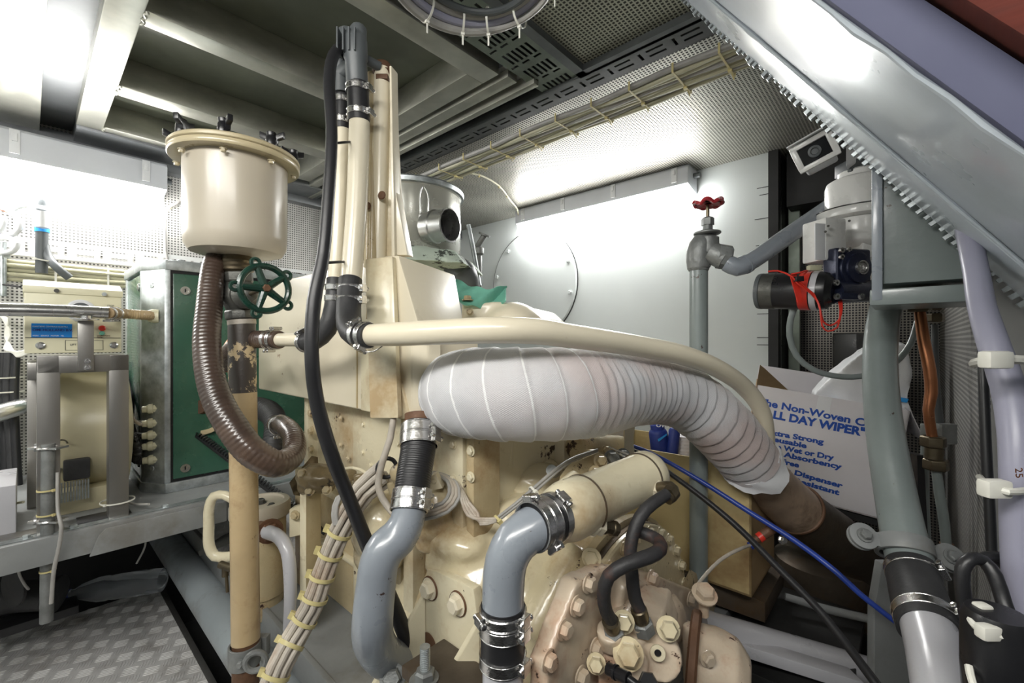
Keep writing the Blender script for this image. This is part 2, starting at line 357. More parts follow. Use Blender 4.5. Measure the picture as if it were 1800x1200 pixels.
def along(pts, t):
    a, _ = spline(pts, [0] * len(pts)); i = t * (len(a) - 1); k = min(int(i), len(a) - 2); return a[k].lerp(a[k + 1], i - k), (a[k + 1] - a[k]).normalized()
def slotted(o, e, n_, L_, Wd, pattern, cell):
    """plate with real slots: grid of cells, pattern(i, j) True = hole"""
    a = e.normalized(); b = n_.normalized(); ni, nj = int(L_ / cell), int(Wd / cell); v, f = [], []
    for i in range(ni + 1):
        for j in range(nj + 1): v.append(o + a * i * cell + b * j * cell)
    for i in range(ni):
        for j in range(nj):
            if not pattern(i, j): f.append((i * (nj + 1) + j, (i + 1) * (nj + 1) + j, (i + 1) * (nj + 1) + j + 1, i * (nj + 1) + j + 1))
    return v, f
def text(name, body, p, ex, ey, size, m, parent, bold=.0, sx=1.0, lift=.0006):
    """lettering lying on a surface: ex reading direction, ey up"""
    cu = bpy.data.curves.new(name, 'FONT'); cu.body = body; cu.size = size; cu.offset = bold; cu.extrude = .0002; cu.resolution_u = 3
    tmp = bpy.data.objects.new('t', cu); COL.objects.link(tmp); dg = bpy.context.evaluated_depsgraph_get()
    me = bpy.data.meshes.new_from_object(tmp.evaluated_get(dg)); bpy.data.objects.remove(tmp)
    ex = ex.normalized(); ey = (ey - ex * ey.dot(ex)).normalized(); n = ex.cross(ey)
    v = [p + ex * q.co.x * sx + ey * q.co.y + n * (q.co.z + lift) for q in me.vertices]; f = [tuple(q.vertices) for q in me.polygons]
    bpy.data.meshes.remove(me)
    return make(name, (v, f), m, parent, angle=10)
def catenary(a, b, sag, n=8): return [a.lerp(b, i / n) - Z * sag * 4 * (i / n) * (1 - i / n) for i in range(n + 1)]
# ================================================================ THE ROOM
X = Vector((1, 0, 0)); Y = Vector((0, 1, 0))
ZC = .85                                    # underside of the deckhead, above the camera
struct('floor', uvz(-1.6, 3.2, -1.2, 3.0, -1.42, -1.38), 'bilge')
struct('wall_back', uvz(.48, 2.72, 2.29, 2.36, -1.38, 1.0), 'wall')
struct('wall_left', uvz(2.66, 2.72, -1.2, 2.36, -1.38, 1.0), PERF_L)
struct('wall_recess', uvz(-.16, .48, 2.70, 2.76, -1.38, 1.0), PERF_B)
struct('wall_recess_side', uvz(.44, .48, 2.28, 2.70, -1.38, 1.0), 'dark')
struct('wall_right', uvz(-.16, -.10, 1.07, 2.70, -1.38, 1.0), PERF_R)
struct('wall_right_near', uvz(-.75, -.70, -1.2, 1.12, -1.38, 1.0), 'strip')
struct('wall_rear', uvz(-1.6, 2.72, -1.25, -1.2, -1.38, 1.0), 'wall')
# deckhead: recessed hatch with beams, then strips and perforated sheets
struct('ceiling', uvz(.97, 2.66, .13, 1.01, .95, 1.0), 'ceil')
struct('ceiling_side_sheet', uvz(-1.6, 2.66, -1.2, .035, .85, 1.0), 'beam', bevel=.004)
struct('ceiling_gap_strip', uvz(.97, 2.66, .035, .13, .90, 1.0), 'strip')
struct('ceiling_strip', uvz(.93, 2.66, 1.01, 1.15, .87, 1.0), 'strip')
struct('ceiling_panel', uvz(-1.6, .78, -.05, 1.19, .865, 1.0), PERF_CM)
struct('ceiling_panel_edge', merge(uvz(.755, .785, -.05, 1.19, .845, .87), uvz(-1.6, .785, 1.165, 1.195, .845, .87)), 'tray')
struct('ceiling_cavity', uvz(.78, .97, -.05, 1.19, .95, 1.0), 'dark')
struct('ceiling_perforated', uvz(-.16, 2.66, 1.27, 2.72, .87, 1.0), PERF_C)
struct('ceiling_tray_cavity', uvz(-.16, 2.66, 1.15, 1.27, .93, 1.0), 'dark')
struct('trim_1', uvz(2.60, 2.66, -1.2, 2.29, .80, .87), 'strip', bevel=.004)
struct('trim_2', uvz(2.42, 2.66, .13, 1.15, .84, .95), 'strip', bevel=.004)
struct('trim_3', merge(uvz(.95, 2.6, 1.03, 1.075, .845, .872), uvz(.9, 2.6, 1.10, 1.125, .835, .872)), 'beam', bevel=.003)
def beam(u0, u1, v0, v1, label, h=.075, z=ZC):
    o = make('deckhead_beam', uvz(u0, u1, v0, v1, z, z + h + .025), 'beam', bevel=.003)
    return tag(o, label, 'beam', 'aluminium beams of the ceiling hatch')
beam(.96, 2.45, .13, .205, 'broad aluminium ceiling beam running lengthwise, brightly lit at left')
for (a, b, l) in ((1.455, 1.53, 'aluminium cross beam nearest the grey pipe fitting in the ceiling hatch'), (1.945, 2.03, 'aluminium cross beam in the middle of the ceiling hatch'),
                  (2.37, 2.44, 'aluminium cross beam of the ceiling hatch nearest the left wall lamp')):
    b_ = beam(a, b, .205, .94, l)
    # weld bead at the joint
    pts = [W(a + (b - a) * i / 8, .208 + .003 * math.sin(i * 2.2), ZC + .002) for i in range(9)]
    make('weld_bead', g_tube(pts, [.004 + .0015 * (i % 2) for i in range(9)], 8, .004), 'beam', b_)
    for t in (.3, .75):
        pts = [W(b + .004, .25 + t * .6 + .012 * i, .947) for i in range(8)]
        make('weld_bead', g_tube(pts, [.005 + .002 * (i % 2) for i in range(8)], 8, .004), 'beam', b_)
beam(.97, 1.045, .205, 1.01, 'aluminium cross beam closing the ceiling hatch on its right')
beam(1.045, 2.37, .94, 1.01, 'long aluminium beam along the far edge of the ceiling hatch')
# slotted cable trays of the deckhead
def pat1(i, j):                             # pairs of long slots and a short cross slot
    k = i % 12
    return (j in (3, 6) and 1 <= k <= 6) or (k == 9 and 3 <= j <= 6)
t = make('slotted_cable_tray', slotted(W(-.1, 1.185, .845), U, V, 2.7, .085, pat1, .0085), 'tray', solid=.002)
tag(t, 'long dark slotted cable tray on the ceiling above the cream cable run', 'cable tray')
make('tray_lip', merge(uvz(-.1, 2.6, 1.268, 1.272, .845, .875), uvz(-.1, 2.6, 1.183, 1.187, .845, .875)), 'tray', t)
def pat2(i, j):
    k = i % 11; return (k in range(2, 8) and j % 2 == 1 and 2 <= j <= 14) or (k == 9 and j % 5 in (1, 2, 3))
t = make('slotted_cable_tray', slotted(W(.93, .45, .85), V, -U, .735, .15, pat2, .0088), 'tray_green', solid=.002)
tag(t, 'wide greenish slotted cable tray crossing the ceiling under the coiled cable', 'cable tray')
# cream cables in two layers with nylon ties
run = thing('cable_run', W(1.3, 1.35, .82), 'long run of cream cables tied together along the ceiling tray', 'cables')
for k in range(8):
    v = 1.295 + .0175 * k; zz = .812 - .004 * (k % 2)
    pts = [W(-.08 + 2.7 * i / 18, v + .003 * math.sin(i * 1.3 + k), zz + .003 * math.sin(i * 1.9 + k * 2)) for i in range(19)]
    make('cable', g_tube(pts, .0096, 10, .05), 'cable' if k % 3 else 'cable_g', run)
for u in (.39, .52, .66, .80, .95, 1.12, 1.28, 1.45, 1.62, 1.80, 2.0, 2.2, 2.4):
    c = W(u, 1.356, .812); g = g_box(c - V * .072 - U * .003 - Z * .016, V * .144, U * .006, Z * .0018)
    g2 = g_cbox(c - V * .073 - Z * .002, U, V, Z, .006, .002, .03); g3 = g_cbox(c + V * .073 - Z * .002, U, V, Z, .006, .002, .03); g4 = g_cbox(c + V * .03 - Z * .018, U, V, Z, .011, .012, .008)
    g5 = g_box(c + V * .036 - Z * .016 - U * .002, U * .004 + V * .002, V * .03 - Z * .012, Z * .001)
    make('cable_tie', merge(g, g2, g3, g4, g5), 'tie', run)
# small cable from the run to the back lamp
pts = [W(1.63, 1.42, .83), W(1.62, 1.55, .845), W(1.66, 1.72, .85), W(1.78, 1.95, .85), W(1.87, 2.12, .845), W(1.90, 2.16, .83)]
o = make('lamp_cable', g_tube(pts, .005, 10), 'cable'); tag(o, 'thin cream cable clipped across the perforated ceiling to the back lamp', 'cable')
for tt in (.15, .4, .6):
    c, ax = along(pts, tt); tie(o, c, ax, .005, sd=Vector((0, 0, -1)))
# coil of cable hung at the top edge
COILC = Vector((-.08, .905, CZ + .79))
coil = thing('cable_coil', P(830, -30, 1.0), 'coil of thick grey cables with nylon ties hanging at the top edge', 'cable coil')
for k, (rr, rad, m) in enumerate(((.20, .011, 'cable_g'), (.185, .010, 'greyv'), (.17, .011, 'cable_g'), (.195, .007, 'cable_g'), (.15, .008, 'greyp'))):
    c = COILC + Z * (.008 * (k % 3)); n_ = Vector((.04 * k - .08, .05, 1))
    a, b, _ = frame(n_)
    pts = [c + (a * math.cos(q) * (rr) + b * math.sin(q) * rr * .92) for q in [2 * math.pi * i / 24 for i in range(25)]]
    make('cable_loop', g_tube(pts, rad, 10, .02), m, coil)
for ang in (1.0, 1.45, 1.8, 2.3, 3.2, .3):
    c = COILC; d = Vector((math.cos(ang), math.sin(ang), 0)); q = c + d * .182
    tie(coil, q, Vector((-d.y, d.x, 0)), .030, 'tie_w', sd=Vector((0, 0, -1)), tail=.02)
make('hanging_bracket', g_box(COILC + Vector((-.01, -.19, -.02)), X * .02, Y * .004, Z * .1), 'galv', coil)
# ---------------------------------------------------------------- lamps
def lamp(name, A, B, n_, label, k=1.2):
    """A, B ends on the wall at lens mid height; n_ out of the wall"""
    e = (B - A).normalized(); Ln = (B - A).length; r = thing(name, (A + B) / 2, label, 'lamp')
    up = Z * k; n_ = n_ * k
    body = [A - up * .02 + n_ * .0, A + up * .085, A + up * .085 + n_ * .095, A + up * .075 + n_ * .105, A + up * .005 + n_ * .105]
    make('housing', g_prism(body, B - A), 'fix', r, bevel=.008)
    pr = []
    for j in range(9):
        a = -math.pi * .08 - j * math.pi * .62 / 8
        pr.append(n_ * (.052 + .050 * math.cos(a)) + up * (-.004 + .075 * math.sin(a)))
    poly = [A + e * .012 + n_ * .102 + up * .006] + [A + e * .012 + q for q in pr] + [A + e * .012 + n_ * .004 - up * .02]
    g = g_prism(poly, e * (Ln - .024)); make('diffuser', g, 'lamp', r, bevel=.006)
    for t in (.06, .34, .64, .94):
        c = A + e * Ln * t + n_ * .097 + up * .048
        q = make('clip', merge(g_cbox(c, e, n_, up, .028, .024, .06), g_cbox(c + n_ * .012 + up * .01, e, n_, up, .014, .01, .02)), 'whitep', r, bevel=.002)
    for (E_, s_) in ((A, -1), (B, 1)): make('cable_gland', g_cyl(E_ + n_ * .04 + up * .05 - e * .002 * s_, E_ + n_ * .04 + up * .05 + e * .03 * s_, .014, 8), 'greyp', r)
    return r
lamp('fluorescent_lamp', W(1.93, 2.288, .768), W(.80, 2.288, .768), -V, 'lit fluorescent lamp under the ceiling on the pale back wall')
lamp('fluorescent_lamp', W(2.655, -.85, .68), W(2.655, .43, .68), -U, 'lit fluorescent lamp high on the left perforated wall', 1.5)
# ---------------------------------------------------------------- back wall: bolted round cover, upright frame marks
cv = make('wall_cover', g_lathe([(.002, .012), (.355, .012), (.362, .006), (.362, 0)], W(1.885, 2.288, .385), -V, 72), 'wall'); tag(cv, 'round bolted cover plate on the pale back wall', 'cover plate')
make('cover_gap', g_ring(.363, .367, .004, W(1.885, 2.288, .385), -V, 72), 'dark', cv)
for k in range(10):
    a = math.radians(36 * k + 14)
    make('bolt', g_hex(W(1.885 + .325 * math.cos(a), 2.275, .385 + .325 * math.sin(a)), -V, .013, .011), 'wall', cv)
for k, (y, l) in enumerate(((328, .05), (341, .04), (383, .06), (430, .055), (552, .05), (594, .05), (607, .05), (645, .03), (512, .04))):
    a = PV(1352, y, 2.289); o = make('tick_mark', g_box(a + Z * .001, U * l, -V * .0006, Z * .003), 'inkk'); tag(o, kind='structure'); o.name = 'trim_mark'
# dark uprights and pipes in the recess
def post(x0, x1, d, y0, y1, m, name, label, cat):
    a, b = P(x0, y1, d), P(x1, y1, d); c = P(x0, y0, d)
    o = make(name, g_box(a, b - a, V * .03, c - a), m, bevel=.003); return tag(o, label, cat)
post(1352, 1372, 2.02, 262, 700, 'blackp', 'door_seal', 'black upright strip on the right edge of the pale back wall', 'strip')
o = make('upright_angle', g_box(W(.43, 2.45, -1.3), -U * .045, V * .045, Z * 2.15), 'tray_green'); tag(o, 'dark upright steel bar in the recess right of the back wall', 'bar')
o = pipe('upright_conduit', [(1406, 290, 2.25, 9), (1406, 440, 2.25, 9), (1412, 475, 2.25, 9), (1440, 500, 2.25, 9)], 'greyp', label='thin dark conduit running up the perforated recess wall', cat='conduit')
o = make('equipment_case', uvz(.06, .27, 2.55, 2.69, -.28, .04), 'blackp', bevel=.008); tag(o, 'black case standing in the recess behind the white plastic bag', 'case')
make('case_strap', uvz(.15, .18, 2.545, 2.55, -.28, .04), 'rubber2', o)
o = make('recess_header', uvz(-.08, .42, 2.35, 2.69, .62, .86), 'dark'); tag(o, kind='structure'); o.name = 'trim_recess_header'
# ---------------------------------------------------------------- left wall: tray, cables, conduits
def pat3(i, j):
    k = i % 12; return (j in (2, 5) and 1 <= k <= 6) or (k == 9 and 2 <= j <= 5)
t = make('slotted_cable_tray', slotted(W(2.645, -.75, .345), V, Z, 2.9, .075, pat3, .0092), 'tray_white', solid=.002)
tag(t, 'pale slotted cable tray along the left perforated wall', 'cable tray')
run2 = thing('cable_run', W(2.62, .3, .27), 'run of cream cables under the pale tray on the left wall', 'cables')
for k in range(5):
    pts = [W(2.625 - .008 * (k % 2), -.75 + 2.6 * i / 12, .315 - .017 * k + .002 * math.sin(i * 2 + k)) for i in range(13)]
    make('cable', g_tube(pts, .009, 10, .08), 'cable', run2)
for v in (-.3, -.1, .08, .24, .38, .6, .85, 1.1, 1.4):
    make('cable_tie', merge(g_cbox(W(2.607, v, .282), V, U, Z, .007, .003, .1), g_cbox(W(2.602, v, .30), V, U, Z, .013, .009, .012)), 'tie_w', run2)
o = pipe('grey_hose', [(74, 340, 1.76, 17), (74, 400, 1.76, 17), (73, 480, 1.76, 16)], 'greyp', label='grey hose hanging upright on the left wall with a blue band', cat='hose')
c = P(74, 408, 1.76); make('blue_band', g_cyl(c, c + Z * .025, .0225, 16), 'inkc', o)
o = pipe('grey_hose', [(76, 420, 1.765, 11), (84, 450, 1.765, 13), (100, 470, 1.76, 13), (122, 488, 1.79, 13)], 'greyp', label='grey hose slanting down to the right over the left wall cables', cat='hose')
c = P(78, 457, 1.76); tie(o, c, Vector((.2, 0, 1)), .035, 'tie_w')
o = thing('copper_manifold', P(60, 365, 1.74), 'small pipe manifold with copper stub in the glare of the left lamp', 'pipe fitting')
make('crossbar', g_tube([P(15, 372, 1.74), P(40, 362, 1.74), P(85, 366, 1.74)], .008, 12), 'galv', o)
make('stub', g_tube([P(20, 371, 1.73), P(4, 366, 1.73)], .011, 12), 'copper', o)
make('riser', g_cyl(P(74, 372, 1.73), P(74, 400, 1.73), .02, 16), 'whitep', o)
o = thing('white_hoses', P(20, 400, 1.70), 'looped white hoses at the left edge below the lamp', 'hoses')
for k, pts in enumerate(([(-20, 362, 1.70, 9), (10, 366, 1.70, 9), (32, 385, 1.70, 9), (35, 402, 1.70, 9), (14, 415, 1.70, 9), (-20, 412, 1.70, 9)],
                         [(-20, 422, 1.69, 9), (15, 418, 1.69, 9), (30, 428, 1.69, 9), (24, 440, 1.69, 9), (-20, 446, 1.69, 9)], [(-20, 425, 1.68, 8), (4, 400, 1.68, 8), (8, 385, 1.68, 8), (-20, 378, 1.68, 8)])):
    a, r = px(pts); make('hose', g_tube(a, r, 12), 'whitep', o)
pts = [PU(335, 335, 2.64), PU(310, 358, 2.64), PU(296, 366, 2.64), PU(291, 380, 2.64), PU(291, 440, 2.64), PU(296, 465, 2.64)]
o = make('lamp_cable', g_tube(pts, .006, 10), 'cable_g'); tag(o, 'thin cable dropping down the left wall from the lamp end', 'cable')
for tt in (.1, .3): c, ax = along(pts, tt); tie(o, c, ax, .006, 'tie', sd=-U)
# perforated post between the filter canister and the tank
o = make('upright_channel', uvz(2.50, 2.56, 1.27, 1.31, -.3, .8), 'galv', bevel=.003); tag(o, 'grey upright channel on the far wall behind the cream pipes', 'channel')
# ================================================================ LADDER / STAIR SOFFIT at upper right
S = (U * .5783 + Z * .8158); NP = (-U * .8158 + Z * .5783)          # along the flight, and up out of its soffit
CAM = Vector((0, 0, CZ))
def LD(s, v, h): return CAM + NP * (.15 + h) + S * s + V * v         # h above the soffit
def lbox(s0, s1, v0, v1, h0, h1): return g_box(LD(s0, v0, h0), S * (s1 - s0), V * (v1 - v0), NP * (h1 - h0))
ld = thing('ship_ladder', LD(-.3, .8, 0), 'sloping blue-grey painted steel ladder crossing the upper right corner', 'ladder')
make('stringer', lbox(-1.0, 1.25, .873, 1.03, -.006, .045), 'ladder', ld, bevel=.004)
make('soffit_plate', lbox(-1.0, 1.25, .56, .868, 0, .012), 'ladder', ld, bevel=.003)
make('side_plate', lbox(-1.0, 1.25, .545, .562, .0, .038), 'ladder_side', ld, bevel=.004)
pts = [LD(-1.0 + 2.25 * i / 60, .558, -.001 + .0012 * math.sin(i * 2.7)) for i in range(61)]
make('weld_bead', g_tube(pts, [.004 + .001 * math.sin(i * 1.9) for i in range(61)], 8, .02), 'ladder', ld)
pts = [LD(-1.0 + 2.25 * i / 50, .871, -.002) for i in range(51)]
make('weld_bead', g_tube(pts, [.0025 + .002 * max(0, math.sin(i * 1.3)) for i in range(51)], 8, .02), 'ladder', ld)
tr = make('timber_side', lbox(-1.0, 1.25, .52, .562, .041, .34), 'wood', ld, bevel=.003)
# ragged edge of the cut perforated sheet under the far edge of the flight
R.seed(3); gs = []
s = -.95
while s < 1.2:
    w_ = .005 + R.random() * .003; d_ = .003 + R.random() * .010
    gs.append(lbox(s, s + w_, 1.031, 1.034 + d_ * .6, -.007 - d_ * .7, .02)); s += w_ + .005 + R.random() * .006
o = make('ragged_sheet_edge', merge(*gs, lbox(-.95, 1.2, 1.030, 1.035, -.006, .04)), 'galv', ld)
# hanging bracket box
b0 = lambda u, v, z: W(u, v, z)
def zs(u): return (.8158 * u + .15) / .5783                        # soffit height above a given u
poly = [b0(-.075, 1.055, .105), b0(.052, 1.055, .105), b0(.052, 1.055, zs(.052) + .004), b0(-.075, 1.055, zs(-.075) + .004)]
br = make('bracket_box', g_prism(poly, V * .16), 'grey_green', bevel=.004); tag(br, 'grey-green painted steel box hung under the sloping ladder', 'bracket')
make('corner_bead', g_box(b0(.036, 1.045, .075), U * .016, V * .012, Z * .25), 'grey', br, bevel=.003)
make('bottom_flange', g_box(b0(-.085, 1.046, .066), U * .14, V * .17, Z * .030), 'grey_green', br, bevel=.004)
# small white box at the soffit
o = make('junction_box', g_box(P(1487, 292, 1.15), P(1530, 280, 1.2) - P(1487, 292, 1.15), V * .08, Z * .07), 'whitep', bevel=.004); tag(o, 'small pale junction box tucked under the ladder edge', 'junction box')
# ================================================================ LEFT: walkway, bench, cabinets
def tread(name, u0, u1, v0, v1, z, label, cat, rot=0, hole=None):
    """plate with raised five-bar tread pattern as real bars"""
    o = make(name, uvz(u0, u1, v0, v1, z - .006, z), 'plate', bevel=.0015); tag(o, label, cat)
    gs_v, gs_f = [], []; cell = .05; a0, b0_ = U, V
    dirs = [(U * .93 + V * .37).normalized(), (U * -.37 + V * .93).normalized()]
    i = 0; uu = u0 + cell * .6
    while uu < u1 - cell * .4:
        j = 0; vv = v0 + cell * .6
        while vv < v1 - cell * .4:
            d = dirs[(i + j) % 2]; n_ = Vector((-d.y, d.x, 0))
            for k in range(5):
                c = W(uu, vv, z) + n_ * (k - 2) * .0085; h = d * .0215; q = n_ * .0024; b = len(gs_v)
                gs_v += [c - h, c + q - h * .3, c + q + h * .3, c + h, c - q + h * .3, c - q - h * .3, c - h * .8 + Z * .0010, c + Z * .0016, c + h * .8 + Z * .0010]
                gs_f += [(b, b + 1, b + 6), (b + 1, b + 7, b + 6), (b + 1, b + 2, b + 7), (b + 2, b + 8, b + 7), (b + 2, b + 3, b + 8), (b + 3, b + 4, b + 8), (b + 4, b + 7, b + 8), (b + 4, b + 5, b + 7), (b + 5, b + 6, b + 7), (b + 5, b, b + 6)]
            vv += cell; j += 1
        uu += cell; i += 1
    make('tread_bars', (gs_v, gs_f), 'plate', o, angle=50); return o
tread('walkway_plate', .9, 2.50, -.75, .405, -1.10, 'aluminium five-bar tread plate walkway at the lower left', 'floor plate')
o = make('walkway_rail', uvz(.5, 2.5, .392, .412, -1.15, -1.098), 'dullsteel', bevel=.003); tag(o, 'dull steel edging along the right side of the tread plate walkway', 'edging')
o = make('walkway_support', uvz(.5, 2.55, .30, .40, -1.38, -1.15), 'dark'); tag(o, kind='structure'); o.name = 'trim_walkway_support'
tread('bed_plate', 1.62, 2.62, .475, 1.0, -.80, 'tread plate in shadow beside the beige pillar, under the bent cream pipe', 'floor plate')
o = make('engine_bed', merge(uvz(.4, 1.62, .475, 1.5, -.83, -.80), uvz(.4, 2.62, .47, .485, -.92, -.795)), 'frame_grey', bevel=.003); tag(o, 'flat grey steel bed the engine stands on', 'engine bed')
o = make('drain_pipe', g_cyl(W(2.62, .435, -.915), W(.40, .435, -.915), .056, 32), 'duct'); tag(o, 'thick pale grey pipe running along the floor beside the tread plate walkway', 'pipe')
# bench
o = thing('bench', W(2.2, 0, -1.1), 'grey steel bench carrying the green cabinet and the beige motor', 'bench')
make('bench_top', uvz(1.76, 2.65, -.6, 1.0, -.56, -.54), 'frame_grey', o, bevel=.003)
make('front_beam', uvz(1.745, 1.765, -.06, 1.0, -.61, -.535), 'frame_grey', o, bevel=.004)
make('end_beam', uvz(1.745, 2.6, -.075, -.055, -.61, -.54), 'frame_grey', o, bevel=.004)
make('bracket_plate', g_prism([W(1.742, .14, -.56), W(1.742, .155, -.545), W(1.742, .46, -.545), W(1.742, .46, -.615), W(1.742, .12, -.615)], -U * .008), 'frame_grey', o, bevel=.002)
make('bench_leg', uvz(2.50, 2.55, .85, .9, -1.38, -.56), 'frame_grey', o)
make('cross_angle', uvz(1.77, 1.80, -.05, .9, -.539, -.535), 'galv', o)
for v in (.0, .09, .30): make('bolt', g_hex(W(1.785, v, -.535), Z, .009, .008), 'galv', o)
# plates and oddments lying on the bench
o = make('angle_plate', uvz(1.85, 2.1, -.14, -.02, -.535, -.40), 'pipe_light', bevel=.003); tag(o, 'pale grey folded plate standing on the left end of the bench', 'plate')
o = make('flat_steel_bar', g_box(W(1.80, -.25, -.537), V * .32, U * .05, Z * .005), 'dullsteel', bevel=.001); tag(o, 'flat steel bar lying on the front of the bench at left', 'bar')
o = make('rubber_mat', g_box(W(1.80, .10, -.538), V * .12, U * .07, Z * .006), 'rubber2', bevel=.002); tag(o, 'small dark pad lying on the bench between the two steel legs', 'pad')
o = make('wooden_dowel', g_cyl(P(-20, 891, 1.28), P(41, 882, 1.26), .0035, 10), 'cable'); tag(o, 'thin pale rod poking in at the left edge above the bench', 'rod')
# ---- green cabinet with galvanised corner profiles
cb = thing('green_cabinet', W(2.2, .55, -.54), 'dark green equipment cabinet with galvanised edge profiles on the bench', 'cabinet')
u0, u1, v0, v1, z0, z1 = 1.956, 2.43, .28, .92, -.54, .29
make('body', g_prism([W(u, v, z0 + .02) for u, v in ((u0 + .012, .345), (2.05, .292), (u1, .292), (u1, v1), (u0 + .012, v1))], Z * (z1 - z0 - .03)), 'green', cb)
prof = [W(u, v, z0 + .035) for u, v in ((u0, .345), (u0 + .003, .328), (2.045, .278), (2.075, .276), (2.075, .30), (u0 + .02, .346))]
make('corner_profile', g_prism(prof, Z * (z1 - z0 - .05)), 'galv', cb, bevel=.003)
make('corner_profile', uvz(u1 - .03, u1 + .004, v0 - .003, v0 + .03, z0 + .03, z1 - .02), 'galv', cb, bevel=.003)
ring = [(u0 - .002, .33), (2.043, .274), (u1, .272), (u1, .30), (2.05, .30), (u0 + .03, .35), (u0 + .03, v1), (u0 - .002, v1)]
for zz in (z1 - .035, z0): make('rail', g_prism([W(u, v, zz) for u, v in ring], Z * .035), 'galv', cb, bevel=.004)
make('top_panel', g_prism([W(u, v, z1 - .002) for u, v in ((u0 + .01, .35), (2.06, .295), (u1, .295), (u1, v1), (u0 + .01, v1))], Z * .006), 'galv', cb, bevel=.002)
make('front_panel', uvz(u0 + .002, u0 + .014, .352, v1, z0 + .045, z1 - .045), 'green', cb, bevel=.004)
make('panel_gasket', uvz(u0 + .005, u0 + .012, .344, v1, z0 + .036, z1 - .036), 'blackp', cb)
make('side_panel', uvz(2.08, u1 - .03, .279, .29, z0 + .045, z1 - .045), 'green', cb, bevel=.004)
for (vv, zz) in ((.387, .185), (.387, -.46)):
    c = W(u0, vv, zz); q = make('quarter_turn_lock', merge(g_ring(.009, .015, .006, c, -U, 24), g_cyl(c, c - U * .003, .009, 16)), 'steel', cb)
    make('lock_slot', g_cbox(c - U * .004, V, Z, U, .004, .012, .003), 'blackp', q)
for zz in (.20, -.45):
    c = W(2.11, .279, zz); make('quarter_turn_lock', g_lathe([(.014, 0), (.014, .004), (.009, .006)], c, -V, 24), 'steel', cb)
cn = (W(2.045, .278, 0) - W(u0 + .003, .328, 0)).cross(Z).normalized()
if cn.y > 0: cn = -cn
for y in (502, 822): make('dome_screw', g_lathe([(.014, 0), (.013, .004), (.008, .008)], P(270, y, 1.575), cn, 20), 'galv', cb)
make('dome_screw', g_lathe([(.014, 0), (.013, .004), (.008, .007)], W(u0 + .03, .38, z1 + .003), Z, 20), 'galv', cb)
# nylon cable glands down the corner, with conduits
gl = [(279, 717), (279, 742), (279, 763), (279, 782), (280, 806)]
gp = []
for k, (x, y) in enumerate(gl):
    c = P(x, y, 1.578); d = (cn - Vector((1.3, 0, .05))).normalized(); gp.append(c + d * .045)
    q = make('cable_gland', merge(g_lathe([(.014, 0), (.014, .018)], c, d, 6), g_lathe([(.017, .016), (.017, .028), (.012, .034), (.0115, .046)], c, d, 20)), 'beige', cb)
    make('gland_mouth', g_cyl(c + d * .044, c + d * .0475, .008, 14), 'blackp', q)
for k, (gi, r) in enumerate(((1, .005), (2, .010), (3, .012), (4, .012))):
    a = gp[gi] - V * 0; pts = [a, a + Vector((-.022, -.004, .004)), P(236 + 2 * k, 765 + 9 * k, 1.53), P(229, 735 + 6 * k, 1.6), P(222 + 2 * k, 690, 1.72), P(212, 640, 1.85)]
    if k == 0: pts = [a, P(246, 746, 1.53), P(236, 738, 1.53), P(231, 725, 1.56), P(224, 705, 1.62), P(218, 670, 1.7)]
    o = make('grey_wire' if k == 0 else 'ribbed_conduit', g_tube(pts, r, 12, .01, rib=None if k == 0 else (.006, .0014)), 'cable_w' if k == 0 else 'rubber')
    tag(o, ['thin grey wire entering the second gland of the green cabinet', 'black ribbed conduit entering the middle gland of the green cabinet', 'black ribbed conduit entering the fourth gland of the green cabinet', 'black ribbed conduit entering the lowest gland of the green cabinet'][k], 'conduit' if k else 'wire')
tie(o, P(234, 742, 1.55), Z, .026, 'tie_w')
# ---- stainless legs frame
st = thing('steel_stand', W(1.8, .1, -.54), 'brushed stainless steel frame stand with two square legs on the bench', 'stand')
def leg(v): return uvz(1.78, 1.84, v, v + .046, -.545, -.04)
make('leg', leg(.018), 'dullsteel', st, bevel=.003); make('leg', leg(.165), 'dullsteel', st, bevel=.003)
make('top_rail', uvz(1.78, 1.84, .018, .211, -.09, -.04), 'dullsteel', st, bevel=.003)
make('rear_rail', uvz(1.84, 2.15, .0, .05, -.11, -.06), 'dullsteel', st, bevel=.003)
make('rear_leg', uvz(2.10, 2.15, .0, .05, -.54, -.11), 'dullsteel', st, bevel=.003)
# clamp bracket that carries the horizontal pipe
bk = make('bracket_arm', uvz(1.768, 1.78, .098, .132, -.085, .06), 'dullsteel', st, bevel=.002)
for z in (-.057, -.075): make('bolt', g_hex(W(1.768, .118, z), -U, .006, .006), 'clamp', st)
c = W(1.755, .115, .062); make('clamp_plate', g_lathe([(.028, 0), (.028, .003), (.012, .004), (.012, .012)], c, Z, 28), 'clamp', st)
# horizontal steel pipe and ribbed hose into the cabinet corner
a = [PU(-400, 538, 1.80), PU(-60, 543, 1.80), PU(60, 545, 1.80), PU(150, 548, 1.80), PU(190, 550, 1.80)]
o = make('steel_pipe', g_tube(a, .0175, 20), 'steel'); tag(o, 'horizontal steel pipe across the front of the beige control box', 'pipe')
b = [PU(188, 550, 1.80), P(215, 551, 1.46), P(245, 553, 1.50), P(268, 555, 1.555)]
h = make('ribbed_hose', g_tube(b, .0155, 18, .01, rib=(.005, .0012)), 'tan'); tag(h, 'short tan ribbed hose joining the steel pipe to the cabinet corner', 'hose')
clamp(h, b[0] + (b[1] - b[0]) * .12, b[1] - b[0], .0185, .012, -Z); clamp(h, b[0] + (b[1] - b[0]) * .55, b[1] - b[0], .018, .01, -Z)
make('cable_gland', merge(g_lathe([(.024, 0), (.024, .02), (.019, .03)], b[3] + Vector((.01, .015, 0)), Vector((-.8, -.6, 0)), 20)), 'beige', h)
